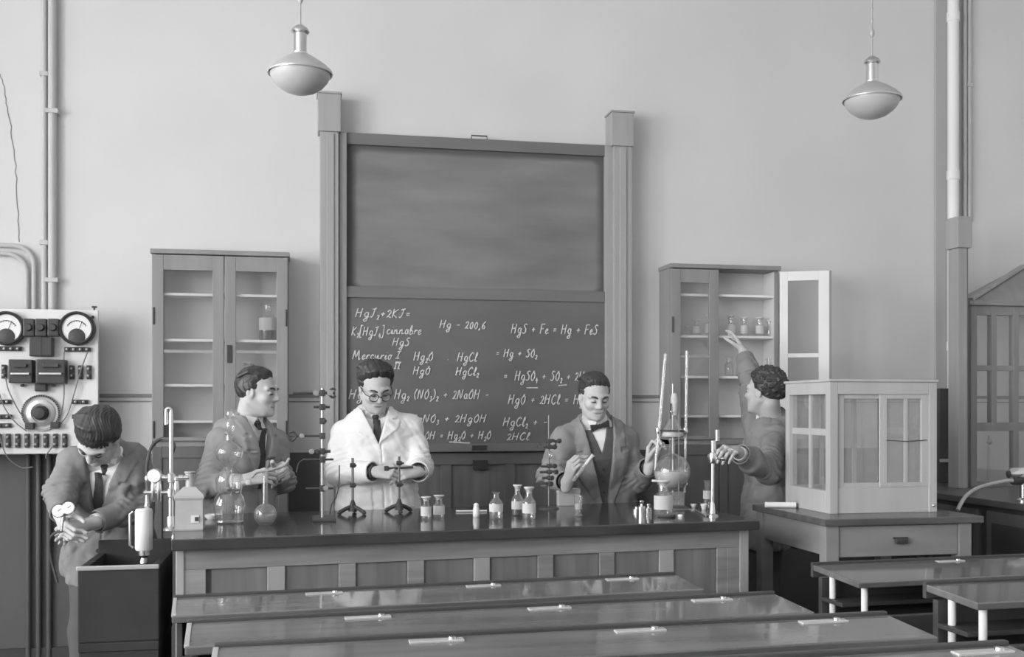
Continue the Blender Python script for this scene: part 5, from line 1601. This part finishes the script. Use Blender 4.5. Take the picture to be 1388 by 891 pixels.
    secs0 = [(hem, .205, .150, .0), (0, .190, .137, 0), (.13 * k_, .172, .122, .0), (.30 * k_, .186, .130, .004), (.40 * k_, .175, .118, .0), (.455 * k_, .135, .095, -.004), (.50 * k_, .075, .075, -.006)]
    def frame_uvw(X, Y, Z):
        x, y, z = X - pv[0], Y - pv[1], Z - pv[2]
        return x * u[0] + y * u[1] + z * u[2], x * v[0] + y * v[1] + z * v[2], x * w[0] + y * w[1] + z * w[2]
    vtop = .50 * k_
    vbut = c.get('vbut', .16) * k_                                             # where the front closes
    vw = c.get('vwide', .085)
    # shirt and collar
    sh = Field(np.minimum(pv, nb) - .26, np.maximum(pv, nb) + .26, .0045)
    ss = [(a, b - .016, d - .016, e) for a, b, d, e in secs0 if a > .05]
    ss = [(vbut - .1, .155, .105, 0)] + [q for q in ss if q[0] > vbut - .08]
    sh.sect(pv, u, v, w, ss, k=0)
    ndir = nz(hp(0, -.025, -.055) - (nb - v * .02))
    nu = nz(np.cross(ndir, w)); nw = np.cross(nu, ndir) * 1.0
    if nw @ w < 0: nw = -nw
    sh.sect(nb - v * .03, nu, ndir, nw, [(-.02, .074, .070, 0), (.02, .066, .065, .0), (.042, .062, .062, .0)], k=.012, p=2)
    if c.get('vest'):
        pass
    sh.mesh('shirt', SHIRTW, t)
    # collar wings
    if c.get('collar', True):
        for sx in (-1, 1):
            q0 = nb + ndir * .022 + nw * .070 + nu * sx * .006
            q1 = nb + ndir * .022 + nw * .048 + nu * sx * .052
            q2 = nb - ndir * .026 + nw * .082 + nu * sx * .036
            M().prism([Vector(q0), Vector(q1), Vector(q2)], Vector(nw) * .004).out('collar_wing', SHIRTW, t)
    def front_w(vv, lift=0.0):
        vs = [a[0] for a in secs0]
        return float(np.interp(vv, vs, [a[2] + a[3] for a in secs0])) + lift
    neckfront = nb + nw * .076 - ndir * .004
    if c.get('tie') == 'long':
        pth = [neckfront + nw * .012, neckfront - ndir * .020 + nw * .032, pv + v * .45 * k_ + w * .126] + [pv + v * vv + w * max(front_w(vv, -.006), .118) for vv in np.linspace(.41 * k_, max(vbut - .05, .02), 7)]
        m = M(); prev = None
        wid = [.013, .015, .016] + list(np.linspace(.017, .033, 7))
        for p_, wd_ in zip(pth, wid):
            ring = [m.bm.verts.new(Vector(p_ + u * a * wd_ + w * b)) for a, b in ((-1, 0), (0, .006), (1, 0), (0, -.006))]
            if prev:
                for q in range(4): m.bm.faces.new((prev[q], prev[(q + 1) % 4], ring[(q + 1) % 4], ring[q]))
            else: m.bm.faces.new(ring[::-1])
            prev = ring
        m.bm.faces.new(prev)
        m.lathe([(0, -.016), (.010, -.016), (.018, .012), (.012, .018), (0, .018)], Vector(neckfront + nw * .002 - ndir * .006), 12, ndir)
        m.out('necktie', TIEM, t, True)
    if c.get('tie') == 'bow':
        m = M(); cN = neckfront + nw * .008
        for sx in (-1, 1):
            P = []
            for a, b, q in ((.004, -.008, 0), (.048, -.020, 0), (.048, .020, 0), (.004, .008, 0), (.004, -.008, 1), (.048, -.020, 1), (.048, .020, 1), (.004, .008, 1)):
                P.append(Vector(cN + nu * sx * a + ndir * b + nw * (.012 * q)))
            m._hexa(P, .003)
        m._hexa([Vector(cN + nu * a + ndir * b + nw * q) for a, b, q in ((-.007, -.009, 0), (.007, -.009, 0), (.007, .009, 0), (-.007, .009, 0), (-.007, -.009, .016), (.007, -.009, .016), (.007, .009, .016), (-.007, .009, .016))], .002)
        m.out('bow_tie', TIEM, t)
    if c.get('vest'):
        ve = Field(np.minimum(pv, nb) - .26, np.maximum(pv, nb) + .26, .0045)
        ve.sect(pv, u, v, w, [(-.06, .175, .122, 0)] + [(a, b - .009, d - .009, e) for a, b, d, e in secs0 if a >= 0 and a < .47 * k_], k=0)
        ve.carve(lambda X, Y, Z: (lambda U, Vv, Ww: np.minimum(np.minimum(.34 * (Vv - .33 * k_) - np.abs(U), Ww + .0), 1))(*frame_uvw(X, Y, Z)))
        vo = ve.mesh('vest', VESTM, t)
        m = M()
        for i in range(4):
            vv = (.05 + .065 * i) * k_
            m.ell(Vector(pv + v * vv + w * front_w(vv, -.006) + u * .0), (.006, .006, .006), 8, 5)
        m.out('vest_buttons', BLACKP, vo, True)
    # jacket / coat
    mt = c['mat']
    jl = np.minimum(pv, nb) - .30; jh = np.maximum(pv, nb) + .26
    for sd in 'RL':
        for q in ('sh', 'el', 'wr'):
            jl = np.minimum(jl, J[q + sd] - .10); jh = np.maximum(jh, J[q + sd] + .10)
    jl[2] = min(jl[2], (pv + v * hem)[2] - .1)
    hem_k = hem
    jk = Field(jl, jh, .005)
    lap0 = c.get('lap', .075)
    def lapels(d, U, V_, Wd):
        s_ = np.clip((V_ - vbut) / (vtop - vbut), -.2, 1.2)
        edge = vw * s_                                                         # half width of the opening
        out = edge + lap0 * np.minimum(1, np.clip(s_, 0, 1) * 2.2) * np.where(s_ > .72, .75, 1)
        inl = (s_ > 0) & (np.abs(U) < out) & (Wd > 0)
        d = d - np.where(inl, .0075, 0)
        notch = (np.abs(s_ - .70) < .022) & (np.abs(U) > edge + lap0 * .45) & inl
        d = d + np.where(notch, .008, 0)
        # overlap line under the lapels, pockets
        line = (V_ < vbut) & (np.abs(U - .012 * np.sign(1)) < .004) & (Wd > 0)
        d = d + np.where(line, .007, 0)
        for pu, pv_, pw_, ph in c.get('pockets', ()):
            inp = (np.abs(U - pu) < pw_) & (np.abs(V_ - pv_ * k_) < ph) & (Wd > 0)
            d = d - np.where(inp, .005, 0)
            edge_ = (np.abs(U - pu) < pw_) & (np.abs(V_ - pv_ * k_ - ph) < .004) & (Wd > 0)
            d = d + np.where(edge_, .006, 0)
        return d
    fl = c.get('flare', 0)
    secs = [(a, b + (fl * .05 if a < 0 else 0), dd + (fl * .03 if a < 0 else 0), e) for a, b, dd, e in secs0]
    secs = [(a, b + c.get('fat', 0), dd + c.get('fat', 0), e) for a, b, dd, e in secs]
    jk.sect(pv, u, v, w, secs, k=0, mod=lapels)
    sr = c.get('sleeve', 1.0)
    for sd in 'RL':
        s0, e0, w0 = J['sh' + sd], J['el' + sd], J['wr' + sd]
        jk.cap(nb - v * .045, s0 - v * .004, .050, .056 * sr, k=.035)
        jk.cap(s0, e0, .064 * sr, .056 * sr, k=.022)
        cu = e0 + (w0 - e0) * cuffs
        jk.cap(e0, cu, .056 * sr, .047 * sr, k=.010)
    if c.get('hump'):
        hx, rad = c['hump']; jk.ell(hx, (u, v, w), rad, k=.05)
    # raised collar at the back of the neck
    jk.sect(nb - v * .03, nu, ndir, nw, [(-.03, .095, .090, -.004), (.012, .080, .078, -.006), (.034, .072, .071, -.006)], k=.015, p=2)
    rp = c.get('ripple', .0075)
    still = jk.D.copy()
    jk.ripple(rp, seedn, 34)
    jk.ripple(rp * .55, seedn + 50, 75)
    for sd in 'RL':                                                            # cuffs stay smooth
        cu = J['el' + sd] + (J['wr' + sd] - J['el' + sd]) * cuffs
        sl, X, Y, Z = jk.win(cu - .12, cu + .12)
        m_ = np.clip((np.sqrt((X - cu[0]) ** 2 + (Y - cu[1]) ** 2 + (Z - cu[2]) ** 2) - .06) / .05, 0, 1)
        jk.D[sl] = (still[sl] * (1 - m_) + jk.D[sl] * m_).astype(np.float32)
    # sleeve folds near the elbows
    for sd in 'RL':
        e0 = J['el' + sd]; s0 = J['sh' + sd]; w0 = J['wr' + sd]
        R = .16
        sl, X, Y, Z = jk.win(e0 - R, e0 + R)
        ax = nz(nz(s0 - e0) - nz(w0 - e0) * .4)
        tpos = (X - e0[0]) * ax[0] + (Y - e0[1]) * ax[1] + (Z - e0[2]) * ax[2]
        rr = np.sqrt((X - e0[0]) ** 2 + (Y - e0[1]) ** 2 + (Z - e0[2]) ** 2)
        amp = .008 * np.exp(-(rr / .085) ** 2)
        Dw = jk.D[sl]
        amp = amp * np.clip((np.sqrt((X - w0[0]) ** 2 + (Y - w0[1]) ** 2 + (Z - w0[2]) ** 2) - .07) / .05, 0, 1)
        jk.D[sl] = np.where(np.abs(Dw) < .03, Dw + amp * np.sin(tpos * 210 + 3 * np.sin((X + Y * .7 - Z) * 28)), Dw).astype(np.float32)
    def openv(X, Y, Z):
        U, Vv, Ww = frame_uvw(X, Y, Z)
        s_ = (Vv - vbut) / (vtop - vbut)
        return np.minimum(np.minimum((vw * s_ - np.abs(U)) * .9, Ww - .02), Vv - vbut)
    jk.carve(openv)
    for sd in 'RL':                                                            # sleeve ends: flat, hollow cuffs
        e0, w0 = J['el' + sd], J['wr' + sd]; ax = nz(w0 - e0); cu = e0 + (w0 - e0) * cuffs
        sl, X, Y, Z = jk.win(cu - .10, cu + .10)
        a = (X - cu[0]) * ax[0] + (Y - cu[1]) * ax[1] + (Z - cu[2]) * ax[2]
        rad = np.sqrt(np.maximum((X - cu[0]) ** 2 + (Y - cu[1]) ** 2 + (Z - cu[2]) ** 2 - a * a, 0))
        cut = np.minimum(a, .075 - rad)
        hol = np.minimum(a + .035, (.047 * sr - .008) - rad)
        jk.D[sl] = np.maximum(jk.D[sl], np.maximum(cut, hol)).astype(np.float32)
    jo = jk.mesh(c.get('name', 'jacket'), mt, t)
    m = M()
    for vv in c.get('buttons', (vbut - .01, vbut - .13)):
        m.lathe([(0, .006), (.010, .005), (.011, 0)], Vector(pv + v * vv + w * (front_w(vv, .001 + c.get('fat', 0))) + u * .004), 12, w)
    m.out('buttons', c.get('button_mat', BLACKP), jo, True)
    if c.get('cuffband', True):
        for sd in 'RL':
            e0, w0 = J['el' + sd], J['wr' + sd]; ax = nz(w0 - e0); cu = e0 + (w0 - e0) * cuffs
            M().lathe([(.030, -.05), (.036, -.03), (.034, .012), (.030, .013), (.030, -.02)], Vector(cu), 20, ax).out('shirt_cuff', c.get('cuffmat', SHIRTW), t, True)
    # trousers and shoes
    tl = np.minimum(pv, np.minimum(legs['R'][2], legs['L'][2])) - .2; th_ = np.maximum(pv, np.maximum(legs['R'][2], legs['L'][2])) + .2
    tl[2] = base[2]
    tr = Field(tl, th_, .007)
    tr.sect(pv, u, v, w, [(-.14, .165, .115, 0), (0, .168, .115, 0), (.05, .160, .110, 0)], k=0)
    for sd in 'RL':
        h, kn, an = legs[sd]
        tr.cap(h, kn, .090, .074, k=.03); tr.cap(kn, an - V3((0, 0, .02)), .074, .066, k=.02)
    tr.ripple(.005, seedn + 9, 28)
    sl, X, Y, Z = tr.every()
    tr.D = np.maximum(tr.D, (base[2] + .035) - Z + 0 * X + 0 * Y)
    tr.mesh('trousers', c.get('trousers', TROUS), t)
    for sd in 'RL':
        an = legs[sd][2]; fd = nz(V3(feet))
        s = Field(np.minimum(an, an + fd * .2) - .09, np.maximum(an, an + fd * .2) + .09, .006)
        z0 = base[2] + .042
        a0 = V3((an[0], an[1], z0)) - fd * .05; a1 = V3((an[0], an[1], z0)) + fd * .17
        s.cap(a0, a1, .043, .036, k=.01); s.cap(a0 + V3((0, 0, .02)), an + fd * .04, .04, .042, k=.02)
        sl, X, Y, Z = s.every()
        s.D = np.maximum(s.D, base[2] + .002 - Z + 0 * X + 0 * Y)
        s.mesh('shoe', SHOEM, t)
    if glasses:
        g = M()
        for sx in (-1, 1):
            cc = Vector(hp(sx * .031, .106, -.002))
            g.tube(arc(cc, .021, 0, 2 * math.pi, 24, Vector(r), Vector(up))[:-1], .0022, 6, True)
            g.tube([Vector(hp(sx * .052, .104, .004)), Vector(hp(sx * .070, .085, .006)), Vector(hp(sx * .080, .0, .006)), Vector(hp(sx * .080, -.02, -.004))], .0022, 6)
        g.tube([Vector(hp(-.011, .108, .002)), Vector(hp(0, .112, .005)), Vector(hp(.011, .108, .002))], .0022, 6)
        go = g.out('eyeglasses', BLACKP, t, True)
    return t

def hair_neat(): return dict(vol=.011, part=.03)
BK = V3((0, 0, 0))
# ---- man in the white coat
y3 = 5.24
P3 = dict(head=W(509, 525, 5.17), neck=W(506, 556, 5.26), pelvis=W(513, 700, 5.26),
          shR=W(470, 585, 5.25), elR=W(459, 641, 5.20), wrR=W(507, 640, 5.02),
          shL=W(553, 582, 5.25), elL=W(569, 634, 5.18), wrL=W(567, 640, 5.03))
P3['pelvis'].z = .93
person('man in white coat and spectacles, head bowed, working with both hands before the blackboard', (P3['pelvis'].x, 5.26, 0), P3,
       (.16, -.86, -.50), (0, -.2, 1), (.05, -1, 0),
       dict(R=dict(d=(.90, -.30, .02), n=(.25, .75, -.55), curl=(.8, 1.1, .7), thumb=(.85, .3, .35)), L=dict(d=(-.86, -.35, .02), n=(-.25, .75, -.55), curl=(.8, 1.1, .7), thumb=(.85, .3, .35))),
       dict(mat=COATW, name='laboratory_coat', tie='long', vbut=.33, vwide=.062, lap=.075, pockets=((.105, .06, .06, .06), (-.105, .06, .06, .06)), flare=.6, fat=.012, sleeve=1.08, ripple=.0060, cuffmat=TIEM, button_mat=ENAMEL, buttons=(.22, .07, -.08)),
       dict(vol=.013, part=.2, blobs=(((.058, -.03, .06), (.032, .06, .05)), ((-.058, -.03, .06), (.032, .06, .05))), locks=(20, .0115, .014), line=.094, over=.0, sweep=.014, f0=.004), 3, glasses=True, hs=.95, hem=-.48, cuffs=.98)
# ---- man in profile
P2 = dict(head=W(349, 532, 5.13), neck=W(334, 565, 5.16), pelvis=W(322, 700, 5.16),
          shR=W(303, 602, 5.06), elR=W(280, 657, 5.00), wrR=W(333, 651, 4.84),
          shL=W(369, 600, 5.28), elL=W(382, 650, 5.27), wrL=W(372, 640, 5.05))
P2['pelvis'].z = .92
person('man in grey smock seen in profile behind the gas generator, both hands holding a tube', (P2['pelvis'].x, 5.16, 0), P2,
       (.93, -.36, -.12), (.06, 0, 1), (.72, -.69, 0),
       dict(R=dict(d=(.97, .05, .22), n=(.1, .6, -.5), curl=(.6, .8, .5)), L=dict(d=(.55, -.75, .15), n=(-.5, -.5, -.3), curl=(.5, .8, .5))),
       dict(mat=SUITB, tie='long', vbut=.20, vwide=.07, lap=.07, pockets=((-.10, .33, .05, .004),), sleeve=1.05, cuffmat=SHIRTW),
       dict(vol=.010, part=.05, locks=(24, .008, .003), line=.088, over=.0, sweep=.008, f0=.010), 12, hs=.94, feet=(.6, -.8, 0), cuffs=.72)
# ---- man with bow tie
P4 = dict(head=W(806, 537, 5.10), neck=W(806, 566, 5.18), pelvis=W(812, 705, 5.28),
          shR=W(765, 598, 5.17), elR=W(746, 646, 5.14), wrR=W(769, 654, 4.93),
          shL=W(845, 598, 5.22), elL=W(866, 650, 5.16), wrL=W(881, 631, 4.95))
P4['pelvis'].z = .92
person('man in grey suit with waistcoat and bow tie, looking down at a test tube', (P4['pelvis'].x, 5.28, 0), P4,
       (.04, -.92, -.38), (0, -.1, 1), (-.04, -1, 0),
       dict(R=dict(d=(.16, -.30, .90), n=(.80, .25, -.1), curl=(.7, 1.0, .6), thumb=(.7, .4, .6)), L=dict(d=(.15, -.25, .95), n=(.2, -.9, -.1), curl=(.5, .9, .6), thumb=(.8, .2, .6))),
       dict(mat=SUITG, tie='bow', vest=True, vbut=-.03, vwide=.080, lap=.085, pockets=((.10, -.02, .06, .02),), sleeve=1.08, cuffmat=TIEM),
       dict(vol=.010, part=.035, locks=(24, .008, .0), line=.090, over=.0, sweep=.012, f0=.008), 23, hs=.92, hem=-.24, cuffs=.86)
# ---- man reaching into the cabinet
P5 = dict(head=W(1037, 531, 5.17), neck=W(1046, 563, 5.20), pelvis=W(1043, 690, 5.26),
          shR=W(1026, 578, 5.36), elR=W(1019, 522, 5.52), wrR=W(1008, 478, 5.70),
          shL=W(1050, 592, 5.08), elL=W(1041, 638, 4.90), wrL=W(997, 612, 4.70))
P5['pelvis'].z = .92
person('man in grey smock with curly dark hair, back turned, reaching up to a cabinet shelf', (P5['pelvis'].x, 5.26, 0), P5,
       (-.55, .83, .0), (.05, 0, 1), (-.88, .46, 0),
       dict(R=dict(d=(-.10, .62, .74), n=(-.7, .4, -.4), curl=(.15, .3, .25), spread=1.2), L=dict(d=(-.62, -.72, .12), n=(-.3, .2, -.8), curl=(.55, .8, .5))),
       dict(mat=SUITC, tie=None, vbut=.20, vwide=.07, lap=.07, sleeve=1.06, ripple=.0085),
       dict(vol=.014, curl=True, line=.085), 31, feet=(-.8, .5, 0), cuffs=.86)
# ---- man bending over the gauges
P1 = dict(head=W(133, 592, 4.72), neck=W(150, 613, 4.86), pelvis=W(150, 735, 5.02),
          shR=W(104, 628, 4.84), elR=W(82, 672, 4.76), wrR=W(84, 701, 4.58),
          shL=W(179, 622, 4.93), elL=W(184, 688, 4.84), wrL=W(120, 711, 4.64))
hipc = P1['pelvis']
person('man in grey smock bending down beside the sink, gripping a pair of small gauges', (hipc.x, 5.02, 0), P1,
       (-.26, -.42, -.87), (.02, -.88, .47), (-.25, -.9, -.35),
       dict(R=dict(d=(.25, -.75, -.5), n=(.8, .3, -.2), curl=(.7, .9, .6)), L=dict(d=(-.90, -.28, -.20), n=(.1, .8, -.5), curl=(.8, 1.0, .7), thumb=(.8, .3, .5))),
       dict(mat=SUITD, tie='long', vbut=.18, vwide=.07, lap=.08, pockets=((.10, .02, .06, .02),), sleeve=1.02, ripple=.0085),
       dict(vol=.016, part=.2, locks=(22, .010, .006), line=.058, over=.0, sweep=.016), 44, hem=-.15, feet=(-.25, -.95, 0), cuffs=.84)

# ================================================================== things held in the hands
y = 4.50
g0 = W(84, 712, y)
gt = thing('gauge_pair', 'pair of small white faced pressure gauges gripped by the bending man', 'gauge', g0)
M().tube([W(84, 720, y), W(85, 708, y), W(87, 699, y)], .008, 10).cyl(W(82, 698, y), W(93, 697, y), .007, seg=10).out('pipe_tee', NICKEL, gt, True)
for px, py in ((81, 693), (94, 689)):
    c = W(px, py, y) + Vector((0, -.012, 0))
    g = M().lathe([(0, -.012), (.024, -.006), (.026, .006), (.024, .012), (0, .012)], c, 28, (-.05, -1, .25)).out('gauge', NICKEL, gt, True)
    M().lathe([(0, .0135), (.0215, .0135)], c, 24, (-.05, -1, .25)).out('gauge_face', PAPER, g)
    M().tube([c + Vector((-.002, -.0145, .002)), c + Vector((.010, -.0150, .012))], .001, 4).out('needle', IRON, g)
hs = smooth_path([W(84, 720, y), W(76, 722, y + .03), W(68, 732, y + .1), W(70, 760, y + .15), W(78, 790, y + .15)], 6)
M().tube(hs, .0055, 8).out('hose', RUBBER, gt, True)
y = 4.86
a, b = W(804, 617, y - .02), W(776, 653, y + .01)
tt_ = thing('test_tube', 'glass test tube held aslant by the man with bow tie', 'test tube', a)
ax = (b - a).normalized(); L = (b - a).length
M().lathe([(.0105, -.002), (.012, 0), (.0095, .004), (.0095, L - .01), (.006, L - .003), (0, L)], a, 20, ax).out('tube_glass', TUBE, tt_, True)
M().lathe([(0, .0), (.0085, .0), (.0085, L * .35), (0, L * .36)], a, 16, ax).out('white_powder', PAPER, tt_, True)
y = 4.90
a, b = W(523, 635.5, 4.993), W(560, 633.5, 4.99)
cl = thing('pipe_clamp', 'small dark clamp held between both hands of the man in white coat', 'clamp', a)
M().cyl(a, b, .0055, seg=10).out('rod', IRON, cl, True)
M().box(a - Vector((.008, .01, .010)), a + Vector((.012, .01, .012)), .003).out('jaw', IRON, cl)
y = 4.80
pth = smooth_path([W(341, 648, y - .02), W(348, 641, y), W(365, 638, y + .02), W(384, 632, y + .06), W(392, 622, y + .10)], 6)
tag(M().tube(pth, .006, 10).out('rubber_tube', RUBBERL, None, True, loc=pth[0]), 'pale tube passing between the hands of the man in profile', 'tube')
